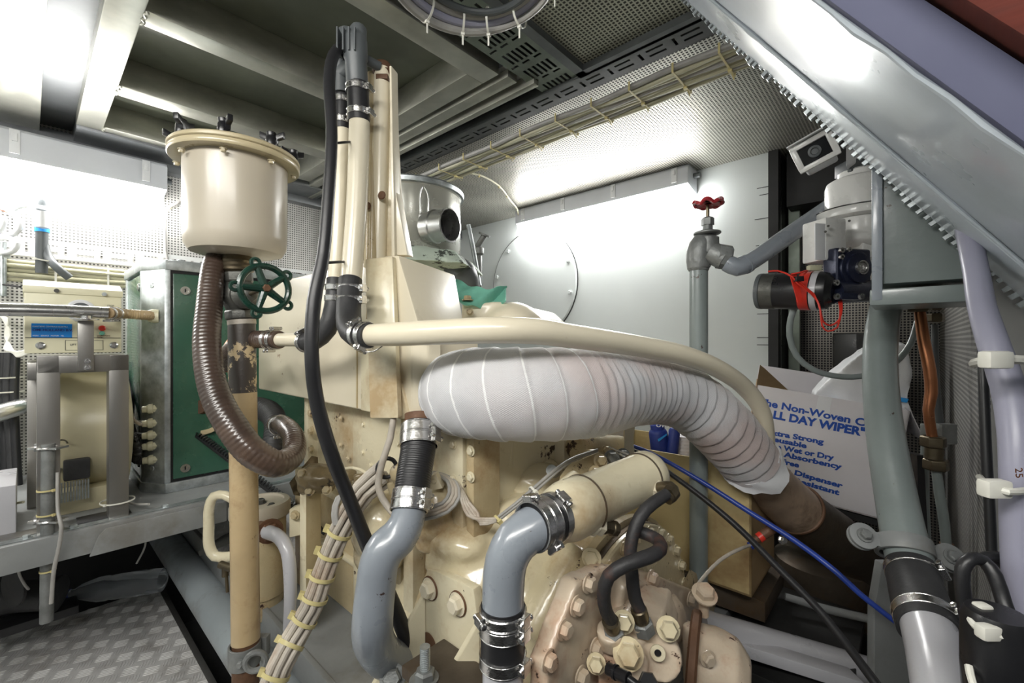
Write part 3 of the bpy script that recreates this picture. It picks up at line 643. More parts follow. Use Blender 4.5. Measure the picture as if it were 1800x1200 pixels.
# beige control box
bx = thing('control_box', W(2.0, .1, -.03), 'beige control box with a round dial and a blue sticker on the steel stand', 'control box')
u0, u1, v0, v1, z0, z1 = 1.90, 2.18, -.005, .207, -.035, .155
make('case', uvz(u0, u1, v0, v1, z0, z1), 'beige', bx, bevel=.004)
make('lid', g_prism([W(u0 - .004, v0 - .003, z1 - .012), W(u1, v0 - .003, z1 - .012), W(u1, v0 - .003, z1 + .03), W(u0 + .06, v0 - .003, z1 + .03), W(u0 - .004, v0 - .003, z1 + .008)], V * (v1 - v0 + .006)), 'beige', bx, bevel=.003)
make('lower_seam', uvz(u0 - .0015, u0, v0 + .002, v1 - .002, z0 + .0455, z0 + .047), 'inkk', bx)
fx = V; nf = -U
def fp(v, z, o=.001): return W(u0 - o, v, z)
dl = make('dial', g_lathe([(.034, 0), (.034, .006), (.030, .009)], fp(.112, .095), -U, 40), 'whitep', bx); make('dial_face', g_lathe([(.024, 0), (.024, .0015)], fp(.112, .095, .0095), -U, 36), 'greyp', dl)
make('red_button', g_lathe([(.0085, 0), (.0085, .008), (.006, .010)], fp(.160, .042), -U, 20), 'red', bx)
make('green_button', g_lathe([(.0065, 0), (.0065, .006), (.005, .008)], fp(.160, .026), -U, 20), 'cloth', bx)
for v in (.027, .188): make('fixing_screw', g_lathe([(.0105, 0), (.0105, .003), (.006, .007), (.004, .007)], fp(v, -.012), -U, 20), 'steel', bx)
make('latch_screw', g_lathe([(.006, 0), (.006, .006)], fp(.06, .152, .004), -U, 12), 'valve', bx); make('latch_screw', g_lathe([(.006, 0), (.006, .006)], fp(.165, .15, .004), -U, 12), 'galv', bx)
sk = make('sticker', g_box(fp(.004 + .005, .012, .0), V * .084, -U * .001, Z * .041), 'label', bx)
text('sticker_text', 'OMI HOLLAND B.V.', fp(.011, .031), V, Z, .0098, 'ink', sk, bold=.0003, sx=.98)
text('sticker_text', 'MARITIEME CENTRALE ELEKTRA', fp(.011, .0425), V, Z, .0052, 'inkw', sk, sx=.98)
text('sticker_text', 'WERK   SERVICE   MOTOR   TEL', fp(.011, .0155), V, Z, .0050, 'inkw', sk, sx=.92)
text('panel_text', 'Start', fp(.03, .105), V, Z, .009, 'greyp', bx)
text('panel_text', 'STOP\n10 A\n24 V', fp(.172, .112), V, Z, .007, 'greyp', bx)
text('panel_text', 'EMERGENCY\nSTOP', fp(.148, .016), V, Z, .0055, 'rust', bx)
fr = make('plate_frame', merge(*[g_box(fp(.078, -.027 + .030 * k, .0), V * .085, -U * .0008, Z * .0010) for k in (0, 1)], *[g_box(fp(.078 + .084 * k, -.027, .0), V * .0012, -U * .0008, Z * .03) for k in (0, 1)]), 'inkk', bx)
text('plate_text', 'LIFT 400', fp(.088, -.012), V, Z, .008, 'greyp', fr)
for z in (.05, .12): make('vent_slot', g_box(W(1.97, v0 - .0045, z), U * .05, -V * .001, Z * .004 + U * .0), 'inkk', bx)
# beige motor behind the stand
mo = thing('beige_motor', W(2.1, .12, -.54), 'round beige motor or generator behind the steel stand', 'motor')
c = W(2.12, .035, -.30)
make('barrel', g_lathe([(.10, 0), (.19, .01), (.20, .03), (.20, .17), (.215, .18), (.215, .20), (.12, .215), (.06, .22)], c, V, 56), 'beige_dull', mo, bevel=.002)
make('foot', uvz(1.95, 2.25, .05, .22, -.54, -.47), 'beige_dull', mo, bevel=.004)
make('terminal_opening', uvz(1.915, 1.96, .075, .135, -.43, -.365), 'rubber2', mo, bevel=.006)
make('cooling_fins', merge(*[uvz(1.905, 1.915, .03 + .0065 * k, .034 + .0065 * k, -.49, -.43) for k in range(16)]), 'galv', mo)
o = pipe('grey_wire', [(102, 845, 1.32, 4), (104, 825, 1.35, 5), (115, 815, 1.4, 6), (135, 812, 1.5, 6)], 'cable_g', label='grey wire entering the terminal opening of the beige motor', cat='wire')
o = pipe('tagged_wire', [(88, 782, 1.24, 2.5), (92, 776, 1.24, 2.5), (108, 773, 1.27, 2.5), (118, 778, 1.35, 2.5), (120, 788, 1.42, 2.5), (124, 797, 1.45, 2.5)], 'blackp', label='thin black wire with a red plug beside the left steel leg', cat='wire')
a = P(128, 791, 1.45); make('red_plug', g_cyl(a, P(141, 805, 1.45), .006, 12), 'red', o)
o = pipe('steel_tube', [(-60, 745, 1.55, 32), (0, 726, 1.6, 30), (35, 715, 1.65, 28), (70, 710, 1.75, 27)], 'steel', label='thick bent steel tube entering behind the left steel leg', cat='pipe')
# thin galvanised conduit clamped in front of the left leg
o = thing('conduit_post', P(84, 960, 1.22), 'thin galvanised conduit clamped upright before the left steel leg', 'pipe')
make('tube', g_cyl(P(85, 780, 1.225), P(82, 1092, 1.22), .0145, 20), 'galvpipe', o)
for y in (786, 914):
    a = P(85, y, 1.225); g = merge(g_torus(a, Z, .021, .0032, 20, 6), g_cbox(a - Vector((.03, 0, 0)), Vector((1, 0, 0)), Vector((0, 1, 0)), Z, .02, .035, .006), g_cbox(a + Vector((.03, 0, 0)), Vector((1, 0, 0)), Vector((0, 1, 0)), Z, .02, .035, .006), g_hex(a - Vector((.034, 0, .012)), Z, .006, .022, False))
    make('pipe_clamp', g, 'clamp', o)
for y in (860, 903, 1002): tie(o, P(84, y, 1.222), Z, .021 if y != 1002 else .016, 'tie', sd=Vector((1, -.3, 0)), w=.004)
o = pipe('grey_wire', [(222, 655, 1.5, 4), (224, 760, 1.5, 4), (222, 870, 1.45, 4), (232, 885, 1.4, 4), (262, 886, 1.38, 4)], 'cable_g', label='thin grey wire tied down the right steel leg', cat='wire')
tie(st, W(1.81, .188, -.49), Z, .040, 'tie_w', w=.004)
o = pipe('grey_wire', [(101, 830, 1.23, 5), (102, 900, 1.21, 5), (108, 925, 1.2, 6), (104, 960, 1.2, 6), (95, 1000, 1.2, 6), (90, 1060, 1.2, 6)], 'cable_g', label='grey wire looping down beside the thin galvanised conduit', cat='wire')
o = pipe('grey_wire', [(31, 960, 1.2, 4), (32, 1000, 1.2, 4), (42, 1025, 1.25, 4), (50, 1035, 1.3, 4)], 'cable_g', label='thin wire hanging under the left end of the bench', cat='wire')
o = pipe('grey_wire', [(257, 930, 1.5, 3), (255, 960, 1.5, 3), (240, 990, 1.5, 3)], 'cable_g', label='thin wire hanging in the dark under the bench', cat='wire')
# dark clutter at the left edge
hb = thing('black_hoses', P(10, 750, 1.66), 'bundle of black hoses on the left wall beside the motor', 'hoses')
for k, (x, w_) in enumerate(((-8, 26), (6, 14), (17, 14), (28, 12))):
    a, r = px([(x, 620, 1.68, w_), (x - 3, 700, 1.67, w_), (x + 5 * math.sin(k), 800, 1.66, w_), (x + 6, 880, 1.65, w_)]); make('hose', g_tube(a, r, 12), 'rubber' if k % 2 else 'rubber2', hb)
for y in (663, 688): tie(hb, P(8, y, 1.675), Z, .050, 'tie_w')
wb = thing('white_wires', P(20, 600, 1.67), 'bundle of white wires curling behind the left end of the control box', 'wires')
for k in range(5):
    a, r = px([(-10, 540 + 4 * k, 1.67, 4), (6 + 2 * k, 560, 1.67, 4), (18 - 2 * k, 590, 1.67, 4), (8 + 3 * k, 612, 1.66, 4), (30, 618 + k * 2, 1.65, 4), (60, 612 + k, 1.62, 4)]); make('wire', g_tube(a, r, 8), 'tie_w', wb)
tie(wb, P(24, 556, 1.66), Z, .02, 'tie_w')
ve = thing('small_valve', P(12, 445, 1.7), 'small steel valve at the left edge above the control box', 'valve')
make('body', merge(g_hex(P(4, 445, 1.7), V, .02, .02), g_cyl(P(4, 425, 1.7), P(4, 520, 1.7), .012, 14)), 'galv', ve); make('lever', g_cyl(P(6, 500, 1.68), P(36, 504, 1.66), .004, 8), 'blackp', ve)
# things in the dark beneath the bench
pm = thing('bilge_pump', W(2.2, -.12, -1.1), 'black pump body lying in the dark under the bench at left', 'pump')
c = P(8, 1050, 1.5); make('body', g_lathe([(.02, 0), (.05, .005), (.055, .03), (.05, .06), (.05, .14), (.06, .15), (.06, .17), (.03, .18)], c - Vector((.03, 0, 0)), Vector((.9, .3, -.1)), 28), 'rubber2', pm)
make('base', g_cbox(P(60, 1085, 1.55), U, V, Z, .10, .22, .03), 'rubber', pm, bevel=.004)
make('flange', g_lathe([(.03, 0), (.06, .004), (.06, .012), (.03, .015)], P(30, 1030, 1.45), Vector((-.3, -1, 0)), 24), 'rubber', pm)
bt = thing('plastic_bottle', P(230, 1042, 1.62), 'crushed clear plastic bottle lying at the far end of the walkway', 'bottle')
a, b = P(290, 1018, 1.75), P(140, 1040, 1.68); ax = b - a
prof = [(.028, 0), (.043, .008), (.046, .05), (.043, .06), (.046, .07), (.045, .17), (.042, .18), (.045, .19), (.044, .22), (.03, .27), (.014, .295), (.013, .31)]
make('body', g_lathe(prof, a, ax, 28), 'pet', bt); c = a + ax.normalized() * .312
make('cap', g_lathe([(.016, 0), (.016, .018)], c, ax, 20), 'blue', bt)
o = make('wood_chip', g_cbox(P(200, 1070, 1.83), U, V, Z, .02, .012, .004), 'yellowcard'); tag(o, 'tiny yellow scrap lying on the tread plate by the bottle', 'scrap')
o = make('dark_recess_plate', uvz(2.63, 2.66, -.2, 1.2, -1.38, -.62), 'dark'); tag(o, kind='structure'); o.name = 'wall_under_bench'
# ================================================================ STRAINER POT, PILLAR AND BROWN HOSE
pc = Vector(P(417, 340, 1.13)); base = Vector((pc.x, pc.y, 0))
def at(z): return Vector((pc.x, pc.y, CZ + z))
pot = thing('header_pot', at(.21), 'cream cylindrical pot with a flanged lid and black wing knobs on a pillar', 'pot')
make('body', g_lathe([(.02, .218), (.082, .220), (.103, .226), (.113, .242), (.1155, .265), (.1155, .462)], at(0), Z, 72), 'canister', pot)
make('flange', g_lathe([(.1155, .452), (.143, .452), (.145, .455), (.145, .463), (.143, .466), (.11, .466)], at(0), Z, 72), 'lid', pot)
ld_ = make('lid', g_lathe([(.143, .467), (.1455, .469), (.1455, .475), (.142, .479), (.01, .482)], at(0), Z, 72), 'lid', pot)
for k in range(8):
    a = math.radians(20 + 45 * k); c = at(.477) + Vector((math.cos(a), math.sin(a), 0)) * .130; t = Vector((math.cos(a + .5), math.sin(a + .5), 0)); n_ = Vector((-t.y, t.x, 0))
    kn = make('wing_knob', merge(g_lathe([(.013, 0), (.012, .02), (.010, .024), (.012, .034)], c, Z, 16), g_prism([c + t * q + Z * h for q, h in ((-.012, .008), (.012, .008), (.014, .018), (.029, .023), (.029, .038), (.010, .031), (-.010, .031), (-.029, .038), (-.029, .023), (-.014, .018))], n_ * .012)), 'blackp', pot, bevel=.0025)
    make('flange_bolt', g_hex(c - Z * .034, -Z, .006, .008), 'lid', pot)
make('neck', g_lathe([(.030, 0), (.038, .006), (.036, .012), (.038, .018), (.036, .024), (.038, .030), (.036, .036), (.034, .05)], at(.176), Z, 36), 'bronze', pot)
pl = thing('beige_pillar', P(425, 1180, 1.12), 'beige painted upright pipe with peeling paint, standing under the cylindrical pot', 'pillar')
pa = Vector((pc.x, pc.y, 0)); q0 = Vector((P(425, 565, 1.13).x, 1.13, P(425, 565, 1.13).z)); q1 = P(432, 1125, 1.09)
make('upper_tube', g_cyl(q0, P(427, 690, 1.12), .0315, 32), 'peeled', pl)
make('tube', g_cyl(P(427, 690, 1.12), q1, .0318, 32), 'tan', pl)
make('lower_tube', g_cyl(q1 + Z * .02, Vector((P(434, 1235, 1.08).x, 1.075, -.21)), .030, 32), 'rust', pl)
c = P(430, 1148, 1.088); X = Vector((1, 0, 0)); Y = Vector((0, 1, 0))
cl = make('pillar_clamp', merge(g_ring(.0305, .036, .05, c - Z * .025, Z, 32), g_cbox(c + Y * .03, X, Y, Z, .085, .02, .05)), 'galvpipe', pl, bevel=.002)
make('clamp_eye', merge(g_torus(c + X * .045 - Y * .03 + Z * .002, Vector((.3, -1, 0)), .022, .007, 24, 8), g_hex(c + X * .012 - Y * .034 + Z * .0, -Y, .008, .01)), 'galvpipe', cl)
vl = thing('gate_valve', P(425, 520, 1.12), 'dark cast gate valve with a green handwheel under the cylindrical pot', 'valve')
a = Vector((pc.x, pc.y, CZ + .176)); ax = (q0 - a); axn = ax.normalized()
make('body', merge(g_lathe([(.034, 0), (.036, .002), (.036, .022), (.033, .026)], a, ax, 8), g_lathe([(.030, .024), (.038, .045), (.042, .062), (.038, .08), (.030, .098)], a, ax, 28), g_lathe([(.034, .096), (.037, .10), (.037, .118), (.034, .12)], a, ax, 8)), 'valve', vl, bevel=.001)
hw = P(466, 507, 1.015); bc = a + ax * .5; bd = (P(466, 507, 1.015) - bc).normalized()
make('bonnet', merge(g_lathe([(.030, .0), (.030, .035), (.034, .038), (.034, .05), (.026, .056), (.018, .075), (.010, .08)], bc, bd, 28)), 'valve', vl)
make('white_tape', g_lathe([(.0325, 0), (.0325, .012)], q0 - axn * .004, axn, 32), 'cable_w', vl)
make('spindle', g_cyl(bc + bd * .07, hw + bd * .008, .005, 12), 'bronze', vl)
x_, y_, n_ = frame(bd); rim = []
for k in range(61):
    t = 2 * math.pi * k / 60; rr = .052; rim.append(hw + (x_ * math.cos(t) + y_ * math.sin(t)) * rr)
gs = [g_tube(rim, .0075, 10, smooth=False, caps=False)[:2], g_lathe([(.012, -.008), (.014, 0), (.012, .008)], hw, bd, 20)]
for k in range(5):
    t = 2 * math.pi * k / 5 + .63; d = x_ * math.cos(t) + y_ * math.sin(t); gs.append(g_cyl(hw + d * .01, hw + d * .050, .0095, 10, .007)); gs.append(g_torus(hw + d * .061, bd, .009, .0045, 16, 6))
make('handwheel', merge(*gs), 'wheel_g', vl); make('handwheel_nut', g_hex(hw + bd * .006, bd, .009, .008), 'rust', vl)
bh = pipe('brown_hose', [(388, 440, 1.13, 33), (376, 470, 1.10, 36), (368, 540, 1.06, 40), (364, 610, 1.02, 43), (376, 685, .99, 46), (405, 745, .97, 49), (445, 795, .97, 50), (485, 815, 1.0, 46), (514, 800, 1.06, 40), (516, 770, 1.12, 36), (500, 748, 1.2, 32), (486, 745, 1.28, 30)], 'brownhose', label='thick brown ribbed hose curving down from the pot in front of the pillar', cat='hose', rib=(.0095, .0006), step=.01)
clamp(bh, P(492, 747, 1.235), P(486, 745, 1.28) - P(505, 750, 1.18), .027, .013, -Z)
# ================================================================ TANK (cream box over the engine), tower and column
tk = thing('engine_block', W(1.1, .85, -.8), 'large cream painted marine engine with a box tank on top', 'engine')
EB = tk
make('tank', uvz(.99, 1.74, .56, .74, -.172, .20), 'cream_clean', tk, bevel=.008, seg=3)
make('tank_end', uvz(.80, .995, .56, .76, -.172, .03), 'cream_clean', tk, bevel=.008, seg=3)
make('tank_nose', g_hull8([W(.80, .56, -.172), W(.80, .60, -.172), W(.80, .60, .03), W(.80, .56, .03)], [W(.775, .585, -.16), W(.775, .62, -.16), W(.775, .62, .02), W(.775, .585, .02)]), 'cream_clean', tk, bevel=.004)
# sloping gusset in front, and boxed top
make('gusset', g_prism([W(1.005, .553, .20), W(.935, .553, .20), W(.865, .553, -.02), W(.80, .553, -.17), W(1.005, .553, -.17)], V * .02), 'cream', tk, bevel=.004)
A = [P(700, 448, 1.0), P(745, 600, .93), P(822, 600, 1.13), P(800, 483, 1.16)]
B = [P(652, 450, 1.08), P(652, 600, 1.05), P(700, 600, 1.25), P(700, 470, 1.28)]
make('box_cover', g_hull8(A, B), 'cream_clean', tk, bevel=.006)
make('tank_seam', uvz(1.03, 1.034, .5565, .5605, -.168, .0), 'cream_dirty', tk)
# vertical channel column behind the pipes
ca, cb_ = P(640, 450, 1.04), P(662, 108, 1.04)
def colm(x0, x1, y0, y1, xb0, xb1, dep, m, name, thick=.03):
    pts = [P(x0, y0, dep), P(x1, y0, dep), P(xb1, y1, dep), P(xb0, y1, dep)]; return make(name, g_prism(pts, Vector((.25, 1, 0)) * thick), m, tk, bevel=.003)
colm(657, 689, 118, 470, 638, 706, 1.05, 'cream', 'column', .02)
make('column_tube', g_cyl(P(672, 122, 1.045), P(664, 470, 1.045), .019, 24), 'cream_clean', tk)
colm(661, 665, 110, 470, 642, 650, 1.03, 'cream', 'column_flange', .03); colm(684, 688, 115, 450, 688, 694, 1.02, 'cream_clean', 'column_flange', .03)
colm(686, 689, 300, 448, 690, 716, 1.03, 'cream_clean', 'tower_web', .03)
make('column_top', merge(g_lathe([(.022, 0), (.024, .01), (.02, .03), (.008, .036)], P(672, 135, 1.05), Z, 20), g_cbox(P(674, 140, 1.04), X, Y, Z, .028, .03, .012)), 'rust', tk, bevel=.002)
make('column_foot', g_prism([P(641, 455, 1.0), P(690, 450, .99), P(700, 735, .93), P(650, 735, .95)], Vector((.2, 1, 0)) * .02), 'cream', tk, bevel=.004)
for (x, y) in ((671, 343), (645, 362)):
    make('rust_boss', g_lathe([(.010, 0), (.008, .002)], P(x, y, 1.018), Vector((-.2, -1, 0)), 16), 'rust', tk)
# ================================================================ PIPES IN FRONT OF THE TANK
ft = thing('pipe_fitting', P(615, 100, .99), 'dark grey plastic manifold fitting joining the two upright cream pipes at the ceiling', 'pipe fitting')
gs = [g_lathe([(.0235, 0), (.0235, .055), (.026, .06), (.026, .10), (.022, .115)], P(628, 150, .98), Z + X * -.05, 28), g_lathe([(.018, 0), (.018, .05), (.021, .055), (.021, .08)], P(601, 165, 1.02), Z, 24), g_cyl(P(601, 130, 1.02), P(632, 105, .98), .018, 20),
      g_cyl(P(615, 90, .99), P(668, 118, 1.03), .011, 16), g_lathe([(.022, 0), (.022, .055), (.018, .062)], P(610, 102, 1.0), Z, 10), g_lathe([(.018, 0), (.018, .06), (.014, .066)], P(630, 98, .98), Z, 12)]
make('body', merge(*gs), 'greyp', ft, bevel=.0015)
for k in range(4): c = P(600 + 10 * k, 88, .975 + .0 * k); make('rib', g_cbox(c + Z * .01, X, Y, Z, .003, .05, .05), 'greyp', ft)
def up_pipe(pts, label):
    return pipe('cream_pipe', pts, 'tan' if 0 else 'cream_clean', label=label, cat='pipe', seg=28)
up1 = up_pipe([(603, 225, 1.02, 25), (596, 380, 1.01, 26), (590, 495, 1.0, 26)], 'thinner upright cream pipe beside the black cable')
up2 = up_pipe([(632, 212, .98, 35), (628, 350, .97, 36), (617, 498, .95, 36)], 'thicker upright cream pipe in front of the cream column')
o = make('cream_pipe', g_tube([P(655, 130, 1.05), P(655, 300, 1.04), P(652, 560, 1.02)], .012, 20), 'cream_dirty'); tag(o, 'thin upright cream pipe between the thick pipe and the column', 'pipe')
j1 = pipe('hose_joint', [(602, 168, 1.02, 26), (602, 228, 1.02, 27)], 'rubber', label='short black hose joint at the top of the thinner upright pipe', cat='hose', seg=28)
j2 = pipe('hose_joint', [(629, 148, .98, 37), (631, 215, .98, 38)], 'rubber', label='short black hose joint at the top of the thicker upright pipe', cat='hose', seg=28)
for (j, x, y, d, r) in ((j1, 602, 177, 1.02, .0178), (j1, 602, 213, 1.02, .018), (j2, 629, 157, .98, .0243), (j2, 631, 200, .98, .0246)): clamp(j, P(x, y, d), Z, r, .014, Vector((1, -.25, -.35)))
e1 = pipe('rubber_elbow', [(589, 490, 1.0, 28), (586, 540, .99, 31), (575, 578, .985, 33), (553, 598, 1.0, 33), (533, 601, 1.03, 32)], 'rubber2', label='black rubber elbow under the thinner upright pipe, bending left', cat='hose', seg=28)
clamp(e1, P(589, 505, .995), Z, .0205, .013, Vector((1, -.3, 0))); clamp(e1, P(588, 524, .993), Z, .0205, .013, Vector((1, -.3, 0)))
clamp(e1, P(538, 601, 1.02), P(530, 601, 1.04) - P(560, 598, .99), .0225, .012, Vector((-.1, -.6, 1)))
e2 = pipe('rubber_elbow', [(616, 492, .95, 40), (613, 540, .925, 42), (614, 570, .90, 44), (627, 588, .86, 44), (650, 590, .84, 43)], 'rubber2', label='black rubber elbow under the thicker upright pipe, bending right', cat='hose', seg=28)
clamp(e2, P(616, 507, .945), Z, .0258, .015, Vector((1, -.25, 0))); clamp(e2, P(615, 527, .935), Z, .0260, .015, Vector((1, -.25, 0)))
d_ = P(660, 588, .83) - P(627, 588, .86); clamp(e2, P(643, 589, .845), d_, .0245, .012, Vector((-.2, -.5, -1))); clamp(e2, P(632, 589, .852), d_, .0245, .010, Vector((-.2, -.5, 1)))
make('hanging_strap', g_tube([P(632, 612, .845), P(642, 618, .84), P(658, 617, .838), P(672, 608, .84)], .0012, 6), 'clamp', e2)
lp = pipe('long_cream_pipe', [(648, 589, .845, 38), (700, 587, .81, 42), (760, 584, .785, 44), (870, 580, .76, 47), (940, 582, .775, 46), (1000, 590, .81, 43), (1110, 606, .90, 38), (1200, 624, .98, 35), (1262, 648, 1.05, 32), (1310, 682, 1.11, 30), (1338, 720, 1.14, 28), (1347, 765, 1.17, 27), (1346, 815, 1.2, 26)], 'cream_clean', label='long bent cream pipe running right over the white wrapped exhaust', cat='pipe', seg=32)
# left short pipe and brown hose on the tank front
sp = pipe('short_cream_pipe', [(530, 597, 1.03, 24), (480, 597, 1.09, 23)], 'cream_clean', label='short cream pipe between the left rubber elbow and the brown hose end', cat='pipe', seg=24)
bh2 = pipe('brown_hose', [(492, 597, 1.075, 30), (445, 597, 1.14, 30), (425, 605, 1.2, 32), (404, 620, 1.28, 30), (398, 640, 1.34, 28)], 'brownhose', label='short brown hose passing behind the pillar to the short cream pipe', cat='hose', rib=(.0105, .001), step=.01)
dd = P(480, 597, 1.09) - P(492, 597, 1.075); clamp(bh2, P(484, 597, 1.085), dd, .0232, .012, Z); clamp(bh2, P(474, 597, 1.10), dd, .0228, .012, -Z)
# black cable
bc_ = [(628, 92, 1.0, 14), (604, 82, .98, 17), (586, 98, .95, 19), (579, 140, .92, 20), (583, 240, .87, 20), (577, 350, .84, 21), (568, 450, .82, 22), (552, 530, .80, 24), (548, 620, .79, 24), (556, 700, .80, 25), (580, 790, .82, 25), (615, 880, .86, 24), (655, 980, .89, 25), (690, 1060, .92, 26), (722, 1140, .95, 26), (740, 1180, 1.0, 26)]
k_ = pipe('black_cable', bc_, 'rubber', label='long thick black cable hanging from the ceiling in front of the engine', cat='cable', seg=18)
for (x, y, d, w_) in ((592, 252, .93, .03), (578, 462, .90, .045)):
    c0 = P(x - 8, y, d - .005); c1 = P(x + 18, y - 2, d + .05); m_ = (c0 + c1) / 2; e_ = (c1 - c0) / 2; f_ = e_.normalized().cross(Z) * .020; e_ = e_ + e_.normalized() * .012
    make('cable_tie', g_tube([m_ + e_ * math.cos(q) + f_ * math.sin(q) for q in [2 * math.pi * i / 24 for i in range(25)]], .0025, 6, caps=False), 'rubber', k_)
# ================================================================ WHITE WRAPPED EXHAUST
wp = [(835, 690, 1.22, 120), (806, 690, 1.10, 130), (808, 690, .98, 142), (835, 690, .90, 154), (900, 692, .86, 160), (980, 692, .875, 158), (1040, 690, .92, 148), (1100, 684, .99, 127), (1150, 685, 1.05, 115), (1200, 698, 1.10, 108), (1247, 732, 1.13, 107), (1287, 773, 1.17, 105), (1318, 812, 1.2, 98)]
a, r = px(wp); g = g_tube(a, r, 56, .0033)
# overlapping turns of tape: a shallow saw-tooth along the tube, wound at a slant
v, f, uv = g; seg = 56; n = len(v) // seg; TP = lambda s: s / .045 if s < .55 else .55 / .045 + (s - .55) / .021 if s < .83 else .55 / .045 + .28 / .021 + (s - .83) / .036
cen = [sum((v[i * seg + k] for k in range(seg)), Vector()) / seg for i in range(n)]; nv = []
for i in range(n):
    for k in range(seg):
        ph = TP(uv[i * seg + k][0]) + .28 * math.sin(2 * math.pi * k / seg) + 0
        fr = ph % 1.0; h = .0034 * fr + (.0026 if fr < .08 else 0) + .0016 * noise.noise(v[i * seg + k] * 30)
        d = (v[i * seg + k] - cen[i]).normalized(); nv.append(v[i * seg + k] + d * h)
wr = make('wrapped_exhaust', (nv, f, uv), 'wrap', angle=70); tag(wr, 'fat curved exhaust pipe wrapped in white glassfibre tape', 'exhaust pipe')
# torn end of the wrap
rows = []; a2, _ = px(wp[-2:]); e = (a2[1] - a2[0]).normalized(); x_, y_, _ = frame(e)
for i in range(5):
    t = i / 4; row = []
    for k in range(29):
        th = 2 * math.pi * k / 28; rr = .077 + .003 * math.sin(th * 5 + i); ln = t * (.035 + .028 * math.sin(th * 2 + 1) + .006 * math.sin(th * 9))
        row.append(a2[1] - e * .01 + e * ln + (x_ * math.cos(th) + y_ * math.sin(th)) * (rr + .006 * t))
    rows.append(row)
make('torn_wrap_end', g_sheet(rows), 'bag', wr, solid=.0015)
ex = thing('exhaust_elbow', P(1420, 900, 1.3), 'heat-stained steel exhaust pipe running down right from the wrapped pipe', 'exhaust pipe')
a, r = px([(1305, 800, 1.19, 88), (1350, 850, 1.27, 86), (1398, 895, 1.35, 84)]); make('pipe', g_tube(a, r, 36), 'exhaust', ex)
a2 = P(1398, 893, 1.35); make('weld_ring', g_torus(a2, a[-1] - a[-3], .074, .006, 40, 8), 'rust', ex)
a, r = px([(1396, 893, 1.35, 86), (1440, 925, 1.42, 86), (1490, 965, 1.5, 88), (1530, 1020, 1.6, 88)]); make('lower_pipe', g_tube(a, r, 36), 'exdark', ex)
make('strap_plate', g_prism([P(1322, 832, 1.17), P(1335, 828, 1.17), P(1392, 905, 1.27), P(1378, 912, 1.27)], Vector((.1, .3, .1)) * .03), 'dullsteel', ex, bevel=.001)
# ================================================================ ENGINE CASTINGS
def cast(name, prims, m, parent, voxel=.006, it=6, amp=.0012, sc_=30, **k):
    """one cast surface: primitives fused, rounded and given a slightly lumpy skin"""
    bmt = merge(*[p[:2] for p in prims]); me = bpy.data.meshes.new('t'); me.from_pydata(bmt[0], [], bmt[1])
    bm = bmesh.new(); bm.from_mesh(me); bmesh.ops.recalc_face_normals(bm, faces=bm.faces); bm.to_mesh(me); bm.free()
    ob = bpy.data.objects.new('t', me); COL.objects.link(ob)
    r = ob.modifiers.new('r', 'REMESH'); r.mode = 'VOXEL'; r.voxel_size = voxel; s = ob.modifiers.new('s', 'SMOOTH'); s.iterations = it; s.factor = .6
    e = bpy.data.meshes.new_from_object(ob.evaluated_get(bpy.context.evaluated_depsgraph_get()))
    e.calc_loop_triangles(); v = [q.co + q.normal * amp * noise.noise(q.co * sc_) for q in e.vertices]; f = [tuple(p.vertices) for p in e.polygons]
    bpy.data.objects.remove(ob); bpy.data.meshes.remove(me); bpy.data.meshes.remove(e)
    return make(name, (v, f), m, parent, angle=80, **k)
def ell(c, rx, ry, rz, ax=X, n=20):
    a = ax.normalized(); b = Z.cross(a).normalized(); v, f = [], []
    g = g_lathe([(math.sin(math.pi * i / 12), 1 - math.cos(math.pi * i / 12)) for i in range(13)], Vector(), Z, n, X)
    return [c + a * p.x * rx + b * p.y * ry + Z * (p.z - 1) * rz for p in g[0]], g[1]
# block sides
make('cylinder_block', uvz(.69, 1.50, .63, 1.25, -.45, -.16), 'cream', EB, bevel=.01, seg=3)
make('crankcase', uvz(.86, 1.50, .635, 1.25, -.80, -.44), 'cream_dirty', EB, bevel=.012, seg=3)
make('block_end_rib', uvz(.668, .692, .62, .70, -.46, -.165), 'cream_dirty', EB, bevel=.005)
make('side_cover', uvz(.70, .90, .618, .632, -.40, -.18), 'cream', EB, bevel=.004)
for (x, y, d_) in ((797, 781, .618), (828, 792, .618), (828, 838, .618), (797, 842, .618)): make('bolt', g_hex(PV(x, y, d_), -V, .0085, .007), 'cream', EB)
make('side_cover', uvz(.93, 1.17, .620, .632, -.42, -.19), 'cream', EB, bevel=.004)
for (x, y) in ((599, 735), (639, 746), (599, 782), (638, 795), (612, 806), (652, 818), (700, 780)): make('bolt', g_hex(PV(x, y, .620), -V, .0060, .005), 'cream', EB)
make('end_flange', uvz(1.42, 1.45, .60, .66, -.46, -.17), 'cream', EB, bevel=.006)
for y in (726, 757, 790, 815): make('bolt', g_hex(PV(549, y, .600), -V, .011, .012), 'cream_dirty', EB)
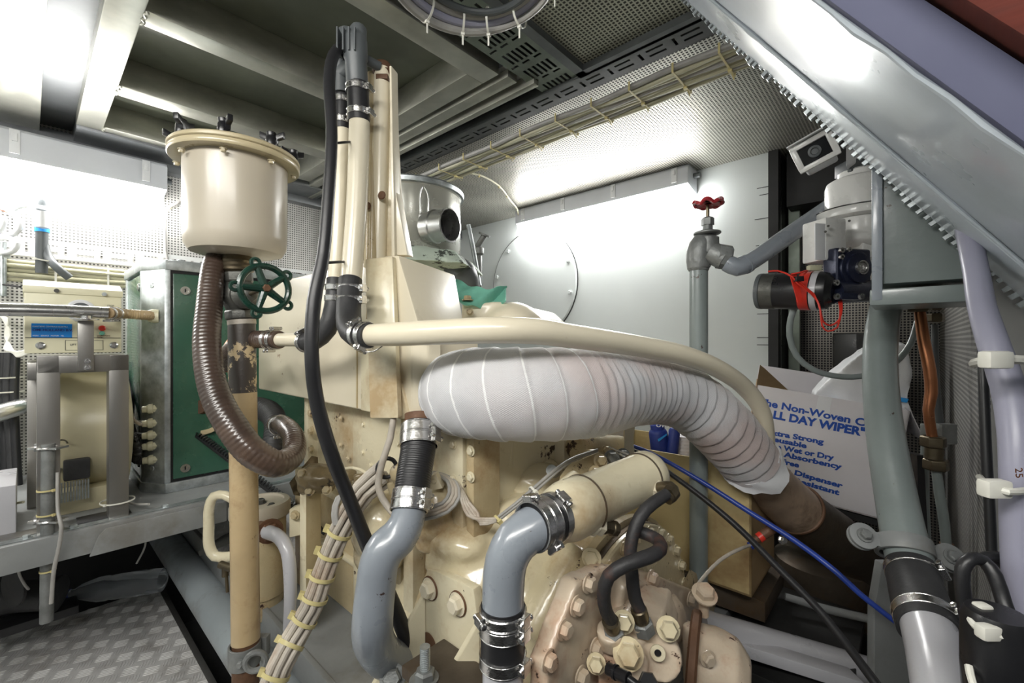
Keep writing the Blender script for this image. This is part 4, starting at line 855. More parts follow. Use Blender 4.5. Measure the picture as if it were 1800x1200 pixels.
# skirt ledges
make('crankcase_ledge', merge(uvz(.85, 1.46, .615, .64, -.475, -.455), uvz(.85, 1.46, .62, .64, -.64, -.625), uvz(.86, .90, .605, .64, -.80, -.46), uvz(1.12, 1.15, .61, .64, -.80, -.46)), 'cream', EB, bevel=.005)
make('sump_door', uvz(.93, 1.09, .618, .64, -.61, -.49), 'cream_dirty', EB, bevel=.008)
cast('crankcase_bulge', [ell(P(672, 925, 1.06), .075, .075, .085, U), ell(P(672, 965, 1.07), .06, .07, .06, U)], 'cast', EB)
cast('oil_neck', [g_lathe([(.042, -.08), (.044, 0), (.043, .02), (.034, .04), (.016, .062)], P(764, 895, .97), Z, 28), ell(P(764, 915, .98), .06, .06, .05)], 'cast', EB, voxel=.004)
make('cap_lug', merge(g_prism([P(755, 862, .925), P(758, 836, .935), P(766, 834, .935), P(778, 858, .925)], Vector((.1, 1, .1)) * .02), g_hex(P(763, 846, .93), Vector((-.1, -1, .1)), .005, .005)), 'cream', EB, bevel=.002)
cast('lever_boss', [g_cyl(P(700, 832, .97), P(722, 828, .94), .024, 16), g_cyl(P(688, 845, .97), P(694, 868, .97), .012, 12)], 'cream_dirty', EB, voxel=.003)
make('black_lever_ring', g_torus(P(680, 822, .95), Vector((.5, -1, .1)), .020, .0045, 24, 8), 'rubber', EB)
# bell housing
BC = lambda u, v, z: W(u, v, z)
ring_c = W(.50, .9, -.73)
cast('bell_housing', [g_lathe([(.30, 0), (.31, .02), (.31, .08), (.31, .16), (.31, .26), (.31, .40), (.31, .46)], ring_c, U, 72),
                      g_prism([P(742, 1010, .93), P(748, 950, .94), P(765, 925, .96), P(830, 905, .98), P(900, 880, .98), P(950, 865, 1.0), P(1000, 880, 1.0), P(1010, 960, .95), P(960, 1040, .88), P(900, 1150, .84), P(835, 1150, .86), P(830, 1040, .87)], Vector((.08, .30, .02))), ell(P(800, 945, .96), .09, .06, .04, U), g_cyl(P(930, 1120, .84), P(1010, 960, .93), .035, 20)], 'cast', EB, voxel=.008, it=10, amp=.002, sc_=18)
make('housing_flange', g_lathe([(.318, 0), (.325, .004), (.325, .022), (.318, .026)], W(.475, .9, -.73), U, 96), 'cream_dirty', EB)
make('oily_joint', g_lathe([(.3135, 0), (.3135, .012)], W(.462, .9, -.73), U, 96), 'exdark', EB)
fb = thing('gearbox', W(.42, .95, -1.0), 'cream and pinkish bolted marine gearbox at the lower right of the engine', 'gearbox')
make('case', g_lathe([(.308, 0), (.312, .004), (.312, .024)], W(.45, .9, -.73), U, 96), 'cast', fb)
for k in range(30):
    a = math.radians(k * 12 + 4); p_ = W(.45, .9 + .296 * math.cos(a), -.73 + .296 * math.sin(a))
    if a < math.pi * 1.15: make('flange_bolt', g_hex(p_, -U, .011, .013), 'cast', fb)
cast('case_body', [g_prism([PU(x, y, .45) for x, y in ((985, 1010), (1040, 985), (1125, 1000), (1200, 1030), (1225, 1060), (1215, 1330), (930, 1330), (930, 1150))], -U * .035),
                   g_prism([PU(x, y, .45) for x, y in ((1060, 1010), (1120, 1010), (1150, 1300), (1000, 1300))], -U * .05)], 'pinkish', fb, voxel=.005, it=4)
for (x, y) in ((1033, 1024), (1012, 1064), (990, 1105), (963, 1160), (1045, 1137), (1020, 1187)): make('cover_bolt', g_hex(PU(x, y, .412), -U + Z * .0, .0125, .014), 'pinkish', fb)
cast('side_boss', [g_lathe([(.055, 0), (.05, .03), (.035, .045), (.02, .05)], PU(1165, 1085, .43), -U + V * .1 + Z * .3, 28), g_cyl(PU(1165, 1078, .41), PU(1185, 1050, .415), .012, 12)], 'pinkish', fb, voxel=.004)
for (x, y) in ((1143, 1016), (1212, 1052), (1140, 1048), (1205, 1100), (1150, 1100)): make('cover_bolt', g_hex(PU(x, y, .41), -U, .014, .016), 'pinkish', fb)
make('rear_case', g_prism([PU(x, y, .42) for x, y in ((1195, 1035), (1245, 1060), (1262, 1190), (1250, 1330), (1150, 1330), (1185, 1100))], V * .12 + U * .02), 'cream_dirty', fb, bevel=.008)
make('coupling_bolt', merge(g_hex(P(1238, 1045, .97), Vector((0, -.5, 1)), .020, .022), g_cyl(P(1237, 1080, .98), P(1238, 1045, .97), .011, 12)), 'pinkish', fb)
cast('shaft_cover', [g_lathe([(.075, 0), (.08, .03), (.07, .075), (.04, .10)], P(1225, 1165, .93), Vector((.9, -.45, -.05)), 36), g_cyl(P(1225, 1100, .94), P(1228, 1230, .92), .03, 16)], 'pinkish', fb, voxel=.005)
make('flange_rim', g_lathe([(.10, 0), (.105, .004), (.105, .016), (.10, .02)], P(1210, 1165, .935), Vector((.9, -.45, -.05)), 48), 'rust', fb)
make('shaft_bolt', g_hex(P(1243, 1156, .86), Vector((.2, -1, 0)), .012, .014), 'pinkish', fb)
# hydraulic valve block with the two hose ends
hv = thing('hydraulic_valve_block', P(1110, 1130, .76), 'pinkish cream hydraulic valve block with large hex plugs on the gearbox', 'valve block')
pbl = [P(1060, 1100, .78), P(1100, 1075, .80), P(1165, 1085, .82), P(1182, 1140, .80), P(1150, 1190, .78), P(1120, 1230, .77), P(1050, 1220, .76), P(1052, 1150, .77)]
cast('body', [g_prism(pbl, Vector((.05, .10, 0))), g_lathe([(.040, 0), (.038, .03)], P(1157, 1146, .80), Vector((-.25, -1, .35)), 28), g_lathe([(.036, 0), (.033, .03)], P(1103, 1155, .79), Vector((-.2, -1, .3)), 28),
              g_cyl(P(1076, 1130, .78), P(1072, 1105, .765), .024, 20), g_cyl(P(1130, 1110, .80), P(1124, 1088, .79), .022, 20)], 'pinkish', hv, voxel=.004, it=4)
for (x, y, r_) in ((1104, 1148, .019), (1174, 1104, .015), (1096, 1092, .014), (1048, 1165, .012)): make('hex_plug', g_hex(P(x, y, .745 if y > 1140 else .775), Vector((-.15, -.8, .35)), r_, .022), 'cast', hv)
q = make('port_ring', g_ring(.006, .0125, .006, P(1156, 1146, .768), Vector((-.25, -1, .35)), 24), 'cream', hv); make('port_hole', g_lathe([(.006, 0), (.006, .002)], P(1156, 1146, .767), Vector((-.25, -1, .35)), 20), 'blackp', q)
o = make('black_sensor', merge(g_cyl(P(1069, 1175, .72), P(1105, 1192, .69), .0095, 16), g_cyl(P(1080, 1180, .71), P(1084, 1182, .707), .0115, 16), g_cyl(P(1105, 1192, .69), P(1135, 1215, .67), .006, 12)), 'blackp'); tag(o, 'small black sensor plug at the bottom of the valve block', 'sensor')
make('black_cap', g_hex(P(1138, 1205, .70), Vector((-.1, -.6, .8)), .016, .02, False), 'blackp', hv)
h1 = pipe('hydraulic_hose', [(1080, 1098, .76, 22), (1066, 1075, .74, 23), (1061, 1045, .73, 24), (1070, 1012, .72, 24), (1100, 992, .72, 25), (1140, 978, .73, 25), (1160, 966, .75, 24), (1158, 950, .78, 22), (1135, 938, .80, 21), (1105, 930, .81, 20)], 'bluehose', label='blue-flecked black hydraulic hose looping right from the heat exchanger side port', cat='hose')
h2 = pipe('hydraulic_hose', [(1128, 1078, .78, 22), (1116, 1050, .78, 23), (1111, 1010, .78, 23), (1108, 965, .78, 22), (1117, 925, .79, 22), (1135, 895, .80, 22), (1160, 876, .82, 21), (1172, 868, .83, 20)], 'bluehose', label='blue-flecked black hydraulic hose rising to the elbow at the far end of the heat exchanger', cat='hose')
for (h_, p0, p1) in ((h1, P(1079, 1112, .765), P(1068, 1075, .742)), (h2, P(1131, 1100, .785), P(1119, 1058, .779))):
    d = (p1 - p0).normalized(); make('hose_ferrule', g_lathe([(.013, .0), (.013, .016), (.0145, .018), (.0145, .034), (.0125, .036)], p0, d, 24), 'bronze', h_); make('hose_nut', g_lathe([(.019, -.012), (.019, .008), (.016, .010)], p0, d, 6), 'galvpipe', h_)
# heat exchanger
hx = thing('heat_exchanger', P(1060, 860, .8), 'cream painted cylindrical heat exchanger above the gearbox', 'heat exchanger')
a, b = P(985, 903, .745), P(1128, 838, .93); ax = (b - a).normalized(); Lx = (b - a).length
make('shell', g_lathe([(.030, -.03), (.034, -.022), (.046, -.004), (.051, .018), (.051, .058), (.048, .066), (.048, Lx - .01), (.051, Lx - .005), (.051, Lx + .022), (.046, Lx + .034), (.03, Lx + .045)], a, ax, 56), 'cream', hx)
for t in (.062, Lx - .008): make('joint_line', g_ring(.048, .0518, .0022, a + ax * t, ax, 56), 'exdark', hx)
sd = Vector((.62, -.78, -.25)); 
pa = P(1022, 915, .76); make('port_boss', g_lathe([(.020, 0), (.020, .03), (.0165, .032), (.0165, .045)], pa, P(1090, 935, .79) - pa, 6), 'cream_clean', hx, bevel=.001)
pb = P(1050, 922, .775); q = make('port_fitting', merge(g_lathe([(.015, 0), (.015, .016), (.012, .018), (.012, .032), (.014, .034), (.014, .045)], pb, P(1105, 935, .81) - pb, 8)), 'bronze', hx, bevel=.0008)
pa = P(1138, 855, .90); make('port_boss', g_lathe([(.018, 0), (.018, .025), (.014, .028), (.014, .04)], pa, P(1180, 866, .85) - pa, 6), 'cream_clean', hx)
make('elbow_fitting', merge(g_tube([P(1160, 858, .87), P(1178, 857, .85), P(1184, 866, .84), P(1172, 876, .83)], .0125, 16)[:2], g_lathe([(.015, 0), (.015, .014)], P(1180, 864, .84), P(1168, 878, .82) - P(1180, 864, .84), 6)), 'bronze', hx)
o = pipe('end_hose', [(1118, 838, .925, 30), (1142, 825, .98, 34), (1155, 838, 1.02, 34), (1162, 870, 1.05, 32)], 'galvpipe', label='grey pipe bend on the far end of the heat exchanger', cat='pipe'); clamp(o, P(1148, 828, .985), Vector((.5, .5, -.5)), .023, .012, Vector((0, -1, .3)))
hj = make('hose_joint', g_tube([a - ax * .062, a - ax * .012], .0385, 40), 'rubber'); tag(hj, 'short black hose joint between the heat exchanger and the second grey elbow pipe', 'hose')
clamp(hj, a - ax * .018, ax, .0392, .013, Vector((.2, -.6, 1))); clamp(hj, a - ax * .045, ax, .0392, .014, Vector((.6, -.6, -1)))
clamp(hj, a - ax * .062, ax, .0385, .014, Vector((-.8, -.6, .5)))
gp2 = pipe('grey_elbow_pipe', [(965, 913, .725, 78), (940, 926, .715, 76), (908, 950, .705, 76), (890, 985, .70, 75), (885, 1030, .70, 74), (884, 1075, .70, 73)], 'grey', label='grey painted elbow pipe dropping from the heat exchanger, right of the foot bracket', cat='pipe', seg=40)
hj2 = pipe('hose_joint', [(884, 1062, .70, 78), (884, 1150, .70, 78)], 'rubber', label='black hose joint with steel clamps below the second grey elbow pipe', cat='hose', seg=40)
for y, s_ in ((1078, 1), (1100, 1), (1155, 1)): clamp(hj2, P(884, y, .70), Z, .0362, .015, Vector((.85, -.55, 0)))
clamp(hj2, P(884, 1078, .70), Z, .0363, .012, Vector((-.9, -.5, 0)))
gp3 = pipe('grey_pipe', [(884, 1150, .70, 72), (884, 1260, .70, 72), (884, 1500, .70, 72)], 'pipe_light', label='pale grey pipe at the bottom edge under the clamped hose joint', cat='pipe', seg=40)
# drop hose from the tank and first grey pipe
hs = pipe('ribbed_rubber_hose', [(738, 745, .93, 58), (735, 790, .90, 60), (727, 840, .865, 60), (720, 896, .835, 60)], 'rubber', label='black rubber hose with steel clamps under the cream tank', cat='hose', seg=36, rib=(.0045, .0006), step=.008)
d = P(735, 790, .90) - P(720, 896, .835); d = d.normalized(); d0_ = P(738, 745, .93) - P(735, 790, .90)
for (x, y, dd_) in ((738, 757, .922), (737, 775, .91)): clamp(hs, P(x, y, dd_), d0_, .0385, .017, Vector((.8, -.5, 0)))
for (x, y, dd_) in ((722, 872, .845), (720, 889, .838)): clamp(hs, P(x, y, dd_), d, .0345, .015, Vector((.75, -.6, -.1)))
make('tank_spout', g_cyl(P(739, 728, .945), P(738, 760, .93), .033, 32), 'rust', EB)
gp1 = pipe('grey_bent_pipe', [(720, 885, .84, 56), (716, 915, .83, 60), (700, 944, .82, 66), (680, 962, .81, 68), (668, 985, .80, 68), (662, 1020, .80, 68), (655, 1090, .80, 70), (656, 1120, .82, 70), (672, 1150, .87, 66), (700, 1165, .94, 62)], 'grey', label='grey painted S-bend pipe hanging below the black hose, left of the foot bracket', cat='pipe', seg=40)
# foot bracket
fk = thing('foot_bracket', W(.63, .55, -.80), 'cream welded engine foot bracket with large rust-edged bolts', 'bracket')
PL = lambda x, y: PV(x, y, .565)
make('back_plate', g_prism([PL(750, 1000), PL(765, 1003), PL(832, 1035), PL(838, 1080), PL(845, 1110), PL(838, 1330), PL(735, 1330), PL(745, 1045)], V * .02), 'cream', fk, bevel=.003)
for (pa_, pb_) in (((744, 1040), (700, 1172)), ((838, 1088), (792, 1215))):
    a_, b_ = PL(*pa_), PL(*pb_); b2 = b_ - V * .07
    make('web', g_prism([a_ - V * .002, b2 + V * .0, b2 - Z * .05, a_ - Z * .35], U * -.010), 'cream', fk, bevel=.002)
for (x, y) in ((757, 1033), (806, 1060)):
    c = PL(x, y) - V * .001; q = make('big_bolt', g_hex(c, -V, .0165, .018), 'cream_clean', fk); make('rust_ring', g_lathe([(.0245, 0), (.0235, .003)], c, -V, 28), 'rust', q)
make('slot_hole', g_lathe([(.024, 0), (.024, .001)], PL(755, 1132) - V * .001, -V, 28), 'rust', fk); make('slot_hole', g_lathe([(.014, 0), (.014, .001)], PL(802, 1160) - V * .001, -V, 28), 'rust', fk)
make('base_plate', uvz(.50, .69, .46, .56, -.615, -.592), 'exdark', fk, bevel=.004)
c = P(747, 1195, .77); th = [(.0085 + .0006 * (k % 2), .0016 * k) for k in range(38)]
make('stud', g_lathe(th, c, Z, 20), 'galv', fk); make('stud_nut', merge(g_hex(c + Z * .001, Z, .018, .018), g_lathe([(.028, -.012), (.028, .0)], c, Z, 24)), 'galvpipe', fk)
o = make('bracket_bolt', g_hex(P(690, 1190, .85), Vector((.1, -.8, .4)), .018, .02), 'galvpipe', fk)
# pieces behind the wrap, over the bell housing
make('rear_block', uvz(.66, .86, .93, 1.25, -.5, -.255), 'cream_clean', EB, bevel=.006)
make('rear_block_face', g_prism([P(860, 770, 1.02), P(902, 775, 1.03), P(900, 825, 1.02), P(862, 820, 1.01)], Vector((.3, 1, 0)) * .05), 'cream', EB, bevel=.003)
for (x, y, d__) in ((867, 811, 1.005), (883, 793, 1.018)): make('tapped_hole', g_lathe([(.008, 0), (.008, .001)], P(x, y, d__), Vector((-.3, -1, 0)), 18), 'exdark', EB)
make('rear_column', g_cyl(P(870, 820, 1.04), P(868, 885, 1.02), .024, 24), 'cream', EB)
cast('top_cover', [g_prism([P(888, 850, 1.05), P(900, 815, 1.10), P(965, 800, 1.15), P(985, 815, 1.12), P(970, 850, 1.05), P(930, 880, 1.0)], Vector((0, .05, -.10))), ell(P(935, 840, 1.1), .09, .06, .04, X)], 'cast', EB, voxel=.005)
make('tapped_hole', g_lathe([(.009, 0), (.009, .001)], PV(941, 789, .929), -V, 18), 'exdark', EB)
# bracket strap, control linkage
make('link_plate', g_prism([P(1000, 815, .98), P(1050, 795, 1.05), P(1085, 790, 1.1), P(1082, 796, 1.1), P(1050, 806, 1.04), P(1032, 850, .97), P(1015, 870, .93), P(975, 870, .9), P(985, 835, .94)], Vector((.1, .3, -.15)) * .05), 'cream_dirty', EB, bevel=.002)
make('link_strip', g_prism([P(975, 860, .89), P(984, 864, .885), P(930, 915, .82), P(918, 912, .82)], Vector((.3, .6, -.5)) * .012), 'cream', EB, bevel=.0015)
make('link_washer', merge(g_cyl(P(993, 857, .92), P(988, 853, .89), .011, 20), g_cyl(P(975, 830, .96), P(969, 826, .94), .012, 20)), 'galvpipe', EB)
cast('starter_motor', [g_cyl(P(1010, 785, 1.10), P(1090, 785, 1.25), .032, 28), g_cyl(P(1040, 800, 1.08), P(1045, 830, 1.02), .022, 20)], 'cream_dirty', EB, voxel=.004)
for (x, y, d__, r_) in ((1055, 810, 1.0, .012), (1075, 805, 1.04, .014), (1046, 830, .97, .011), (1095, 800, 1.1, .013), (1065, 790, 1.08, .008)): make('nut', g_hex(P(x, y, d__), Vector((.1, -1, .3)), r_, .016), 'galvpipe' if r_ > .012 else 'cream_dirty', EB)
o = make('wire_handle', g_tube([P(1070, 785, 1.0), P(1085, 792, .99), P(1112, 802, .97), P(1108, 806, .97), P(1090, 798, .98), P(1078, 790, 1.0)], .002, 8), 'steel'); tag(o, 'small bent wire clip on the linkage behind the heat exchanger', 'clip')
o = make('cream_strap', g_sheet([[P(1118 - 6 * math.sin(t * 3), 735 + 75 * t, 1.2), P(1094 - 2 * t + 4 * math.sin(t * 3), 738 + 75 * t, 1.17)] for t in [i / 8 for i in range(9)]]), 'cream_clean', solid=.003); tag(o, 'cream curved metal strap hanging below the wrapped exhaust', 'strap')
for (x, y) in ((985, 930), (1040, 970), (1030, 905)): make('bolt', g_hex(P(x, y + 10, .84), Vector((-.4, -1, .2)), .014, .012), 'cast', EB)
cast('control_arm', [g_cyl(P(930, 905, .83), P(1010, 835, .95), .013, 14), g_cyl(P(990, 858, .92), P(1012, 838, .96), .017, 14)], 'cream', EB, voxel=.004)
# pair of steel control rods
ro = thing('control_rods', P(950, 880, .9), 'pair of thin grey control cables tied together on the bell housing', 'cables')
for k in range(2):
    a, r = px([(872 + 3 * k, 911 + 4 * k, .88, 5), (905, 886 + 5 * k, .88, 6), (940 + 3 * k, 856 + 5 * k, .90, 6), (975, 826 + 6 * k, .93, 6), (1005, 806 + 4 * k, .98, 5), (1050, 790 + 3 * k, 1.05, 4)]); make('cable', g_tube(a, r, 10), 'cable_g', ro)
tie(ro, P(936, 862, .89), P(975, 829, .93) - P(905, 888, .88), .008, 'tie_w'); tie(ro, P(874, 913, .88), P(975, 829, .93) - P(905, 888, .88), .008, 'tie')
# bundle of cables looping over the housing
lo = thing('cable_loops', P(780, 900, .92), 'dusty white cables looping round the oil neck behind the rubber hose', 'cables')
for k in range(7):
    o_ = 4.2 * k; dz = .012 * (k % 2); a, r = px([(715, 889 + o_ * .8, .89, 6), (745, 892 + o_ * .8, .885 + dz, 7), (778 + o_ * .35, 884 + o_ * .6, .89 + dz, 7), (790 + o_ * .7, 866 + o_ * .3, .905 + dz, 7), (787 + o_ * .6, 846 + o_ * .1, .93 + dz, 7), (766 + o_ * .5, 834, .97, 6), (750 + o_ * .5, 830, .985, 6)]); make('cable', g_tube(a, r, 10), 'cable_w' if k % 3 else 'cable_g', lo)
for k in range(4):
    a, r = px([(806 + 2 * k, 850 + 3 * k, .93, 5), (812 + 4 * k, 880 + k, .90, 6), (822 + 6 * k, 905 - k, .89, 6), (845, 912 + 3 * k, .88, 6), (873, 911 + 1.5 * k, .875, 5)]); make('cable', g_tube(a, r, 10), 'cable_w', lo)
# main cable bundle
mb = thing('cable_bundle', P(560, 1000, .98), 'thick bundle of dusty white cables with yellow ties slanting down in front of the engine', 'cables')
cpts = [(676, 832, .99), (640, 862, .98), (612, 905, .97), (588, 955, .965), (567, 1010, .96), (548, 1065, .95), (518, 1120, .93), (492, 1170, .90), (470, 1225, .88), (440, 1300, .86), (425, 1420, .84), (430, 1600, .84)]
cw = [P(*p) for p in cpts]
for k in range(11):
    th = 2 * math.pi * k / 8 if k < 8 else 2 * math.pi * k / 3; rr = .019 if k < 8 else .007; sp = [1.3, 1.1, 1, .95, .9, .95, 1, 1, 1, 1, 1, 1]
    pts = []
    for i, p in enumerate(cw):
        ax_ = (cw[min(i + 1, 11)] - cw[max(i - 1, 0)]).normalized(); x_ = (X - ax_ * X.dot(ax_)).normalized(); y_ = ax_.cross(x_); q = th + .06 * i + .05 * math.sin(i * 2.1 + k); j = R.uniform(-.0015, .0015)
        pts.append(p + (x_ * math.cos(q) + y_ * math.sin(q)) * (rr * sp[i] + j))
    make('cable', g_tube(pts, .0068, 10, .03), 'cable_w', mb)
for i in range(10):
    c, ax_ = along(cw, .18 + .056 * i); tie(mb, c, ax_, .0262, 'tie', sd=Vector((-1, -.3, .3)), w=.008, tail=.004)
for k in range(3):
    a, r = px([(660, 842 + 5 * k, .98, 6), (625, 858 + 5 * k, .97, 6), (592 + 3 * k, 875, .96, 6), (585 + 3 * k, 905, .95, 6), (588 + 3 * k, 922, .95, 6)]); make('stray_cable', g_tube(a, r, 10), 'cable_g', mb)
o = pipe('flat_grey_hose', [(692, 730, .95, 11), (686, 770, .94, 12), (672, 812, .93, 12), (665, 850, .925, 12), (672, 875, .92, 12), (690, 900, .91, 12), (705, 915, .90, 12)], 'cable_w', label='pale hose curving down beside the black rubber hose', cat='hose')
# ================================================================ LEFT OF THE ENGINE
fl = thing('oil_filter_housing', P(465, 1060, 1.33), 'grey-cream round filter housing with a lid behind the beige pillar', 'filter housing')
c = P(458, 1075, 1.36)
make('body', g_lathe([(.06, 0), (.066, .02), (.066, .06), (.071, .065), (.071, .29), (.066, .30)], c, Z, 44), 'cream_dirty', fl)
make('lid', g_lathe([(.081, .30), (.084, .304), (.084, .335), (.080, .343), (.066, .345), (.064, .338), (.01, .336)], c, Z, 48), 'canister', fl)
make('lid_bolt', merge(g_hex(c + Z * .336, Z, .012, .014), g_hex(c + Z * .336 + X * .045 - Y * .02, Z, .009, .008)), 'valve', fl)
make('side_port', merge(g_cyl(P(452, 930, 1.29), P(478, 934, 1.24), .024, 24), g_hex(P(474, 933, 1.25), Vector((.7, -1, 0)), .026, .018)), 'rust', fl)
o = pipe('grey_hose', [(470, 934, 1.24, 24), (492, 945, 1.2, 22), (505, 968, 1.18, 22), (510, 1010, 1.17, 22), (510, 1060, 1.17, 20), (507, 1105, 1.18, 18)], 'pipe_light', label='lavender-grey pipe bending down from the filter housing', cat='pipe')
o = pipe('bent_tube', [(415, 882, 1.42, 14), (395, 870, 1.42, 15), (376, 872, 1.42, 16), (368, 890, 1.42, 16), (367, 925, 1.42, 17), (368, 960, 1.42, 17), (378, 977, 1.42, 17), (402, 978, 1.42, 17), (430, 975, 1.42, 17)], 'cream', label='small bent cream tube like a handle left of the pillar', cat='pipe')
o = make('steel_angle_foot', g_prism([P(348, 968, 1.5), P(350, 978, 1.48), P(405, 955, 1.5), P(400, 945, 1.55)], Vector((.02, .1, .01))), 'valve', bevel=.002); tag(o, 'dark steel angle lying under the bent cream tube', 'angle')
o = make('tee_valve', merge(g_cyl(P(388, 992, 1.38), P(412, 1000, 1.36), .012, 14), g_cyl(P(396, 994, 1.37), P(396, 1012, 1.37), .010, 12), g_cyl(P(398, 1012, 1.37), P(400, 1040, 1.37), .005, 10)), 'bronze'); tag(o, 'small brass drain cock beside the pillar', 'valve')
ch = thing('cream_channel', P(545, 1080, 1.2), 'upright cream channel with rust spots between the filter housing and the cable bundle', 'channel')
make('web', g_prism([P(527, 862, 1.2), P(538, 866, 1.18), P(538, 1100, 1.18), P(527, 1085, 1.2)], Vector((0, .04, 0))), 'cream', ch, bevel=.002); make('flange', g_prism([P(538, 866, 1.18), P(562, 862, 1.22), P(562, 1080, 1.22), P(538, 1095, 1.18)], Vector((0, .01, 0))), 'cream_dirty', ch, bevel=.002)
make('gusset', g_prism([P(508, 895, 1.22), P(530, 888, 1.22), P(530, 940, 1.22), P(508, 945, 1.22)], Vector((0, .03, 0))), 'cream', ch, bevel=.003)
make('bolt', g_hex(P(519, 905, 1.21), Vector((-.2, -1, 0)), .010, .01), 'cream_dirty', ch)
o = make('rear_web', uvz(1.46, 1.52, .60, .75, -.8, -.42), 'cream_dirty', EB, bevel=.004)
# dirty fuel pump area between channel and block
cast('fuel_pump', [ell(P(560, 838, 1.2), .06, .05, .035), g_cyl(P(530, 850, 1.2), P(585, 845, 1.2), .03, 16), g_cyl(P(555, 815, 1.22), P(552, 850, 1.2), .02, 12), g_cyl(P(580, 822, 1.2), P(590, 850, 1.18), .018, 12), g_cyl(P(620, 835, 1.12), P(600, 838, 1.15), .016, 12), g_cyl(P(632, 832, 1.1), P(634, 850, 1.1), .015, 12)], 'grime', EB, voxel=.004, amp=.003, sc_=50)
make('pump_pipe', g_tube([P(590, 828, 1.18), P(620, 822, 1.13), P(645, 832, 1.1), P(655, 850, 1.08)], .004, 10), 'cream', EB)
for (x, y) in ((532, 832), (545, 862), (575, 860), (596, 832), (610, 848)): make('pump_nut', g_hex(P(x, y, 1.17), Vector((0, -1, .3)), .010, .012), 'cream_dirty', EB)
make('drip_tray', g_prism([P(508, 848, 1.22), P(548, 800, 1.3), P(550, 830, 1.28), P(516, 870, 1.2)], Vector((.01, .02, -.01))), 'bronze', EB, bevel=.002)
# pulley and belt
pu = thing('belt_pulley', P(355, 712, 1.72), 'cream spoked pulley with a black toothed belt in front of the green cabinet', 'pulley')
pc_ = P(362, 712, 1.68); pax = (-U * .3 - V * .1 + Vector((-.05, -1, 0)) * .6).normalized(); x_, y_, _ = frame(pax)
make('rim', g_ring(.088, .105, .045, pc_, pax, 48), 'cream_dirty', pu, bevel=.002); make('hub', g_lathe([(.03, .0), (.03, .04), (.024, .05)], pc_, pax, 24), 'rust', pu)
for k in range(5): t = 2 * math.pi * k / 5 + .3; d = x_ * math.cos(t) + y_ * math.sin(t); make('spoke', g_cyl(pc_ + pax * .02 + d * .02, pc_ + pax * .02 + d * .092, .010, 10), 'cream', pu)
p2 = P(600, 880, 1.42); dB = (p2 - pc_).normalized(); nB = pax.cross(dB).normalized(); 
for s_ in (1, -1): make('belt', g_box(pc_ + pax * .008 + nB * (.104 * s_), dB * (p2 - pc_).length, nB * .009, pax * .028), 'rubber', pu, bevel=.001)
tv = []; k = 0
while k < 45: tv.append(g_box(pc_ + pax * .006 - nB * .094 + dB * (.01 + .014 * k), dB * .007, nB * .008, pax * .030)); k += 1
make('belt_teeth', merge(*tv), 'rubber', pu); make('belt_teeth', merge(*[(list(q + nB * .19 for q in g[0]), g[1]) for g in tv]), 'rubber', pu)
o = make('cream_cover', merge(g_box(P(333, 678, 1.7), Vector((.06, -.02, 0)), Vector((0, .1, 0)), Z * .016)), 'cream', bevel=.003); tag(o, 'small cream plate end beside the brown hose over the pulley', 'plate')
o = pipe('black_hose', [(448, 715, 1.5, 36), (470, 722, 1.48, 38), (485, 745, 1.4, 36), (480, 790, 1.35, 38), (468, 825, 1.36, 34)], 'rubber2', label='dark hose behind the pillar inside the loop of the brown hose', cat='hose', rib=(.01, .0012))
o = pipe('copper_elbow', [(408, 600, 1.4, 16), (400, 618, 1.36, 20), (403, 650, 1.33, 16)], 'copper', label='short copper coloured pipe bend behind the peeling pillar', cat='pipe')
# ================================================================ BEHIND THE TANK
fc = thing('air_filter', P(740, 450, 1.72), 'large grey air filter canister with a clamped lid behind the tank', 'air filter')
c = P(722, 480, 1.78); zb = c.z
make('body', g_lathe([(.18, 0), (.19, .01), (.20, .03), (.20, .255), (.205, .262)], c + Z * .04, Z, 72), 'filt', fc)
make('lid', g_lathe([(.205, .30), (.213, .303), (.215, .318), (.21, .325), (.18, .335), (.02, .34)], c, Z, 72), 'galv', fc)
for (x, y) in ((745, 375),):
    p_ = P(x, y, 1.565); q = make('latch', merge(g_cbox(p_ - Z * .02, X, Y, Z, .035, .012, .03), g_tube([p_ + X * -.012, p_ + X * -.014 + Z * .07, p_ + Z * .095 - X * .006], .003, 8)[:2], g_tube([p_ + X * .014, p_ + X * .014 + Z * .07, p_ + Z * .095 + X * .002], .003, 8)[:2], g_cyl(p_ + X * .012 - Z * .03, p_ + X * .012 - Z * .05, .006, 10)), 'steel', fc, bevel=.0005)
pa_ = P(752, 400, 1.60); du = Vector((.86, -.50, -.04))
make('duct', g_lathe([(.055, 0), (.056, .03), (.060, .034), (.060, .042), (.056, .046), (.056, .095), (.061, .098), (.061, .104), (.055, .105), (.054, .02)], pa_, du, 44, caps=False), 'steel', fc)
make('duct_inside', g_lathe([(.054, .03), (.054, .031)], pa_, du, 40), 'dark', fc)
o = cast('filter_seat', [g_prism([P(690, 425, 1.45), P(800, 440, 1.45), P(815, 462, 1.40), P(700, 455, 1.40)], Vector((.05, .3, .0)))], 'smudged', None, voxel=.006, amp=.004, sc_=22); o.name = 'folded_cloth'; tag(o, 'pale folded cloth with black smudges under the air filter', 'cloth')
o = make('grey_flex_duct', g_tube([P(800, 470, 1.6), P(815, 480, 1.55), P(822, 505, 1.6)], .045, 24), 'greyp'); tag(o, 'dark grey duct bend behind the mint green cloth', 'duct')
o = make('thin_white_tube', g_tube([P(823, 395, 1.7), P(832, 440, 1.7), P(843, 503, 1.65)], .009, 10), 'galv'); tag(o, 'thin bright steel tube slanting down behind the mint green cloth', 'pipe')
o = thing('wall_valve', P(843, 440, 1.95), 'small steel valve with pipe on the back wall left of the round cover', 'valve')
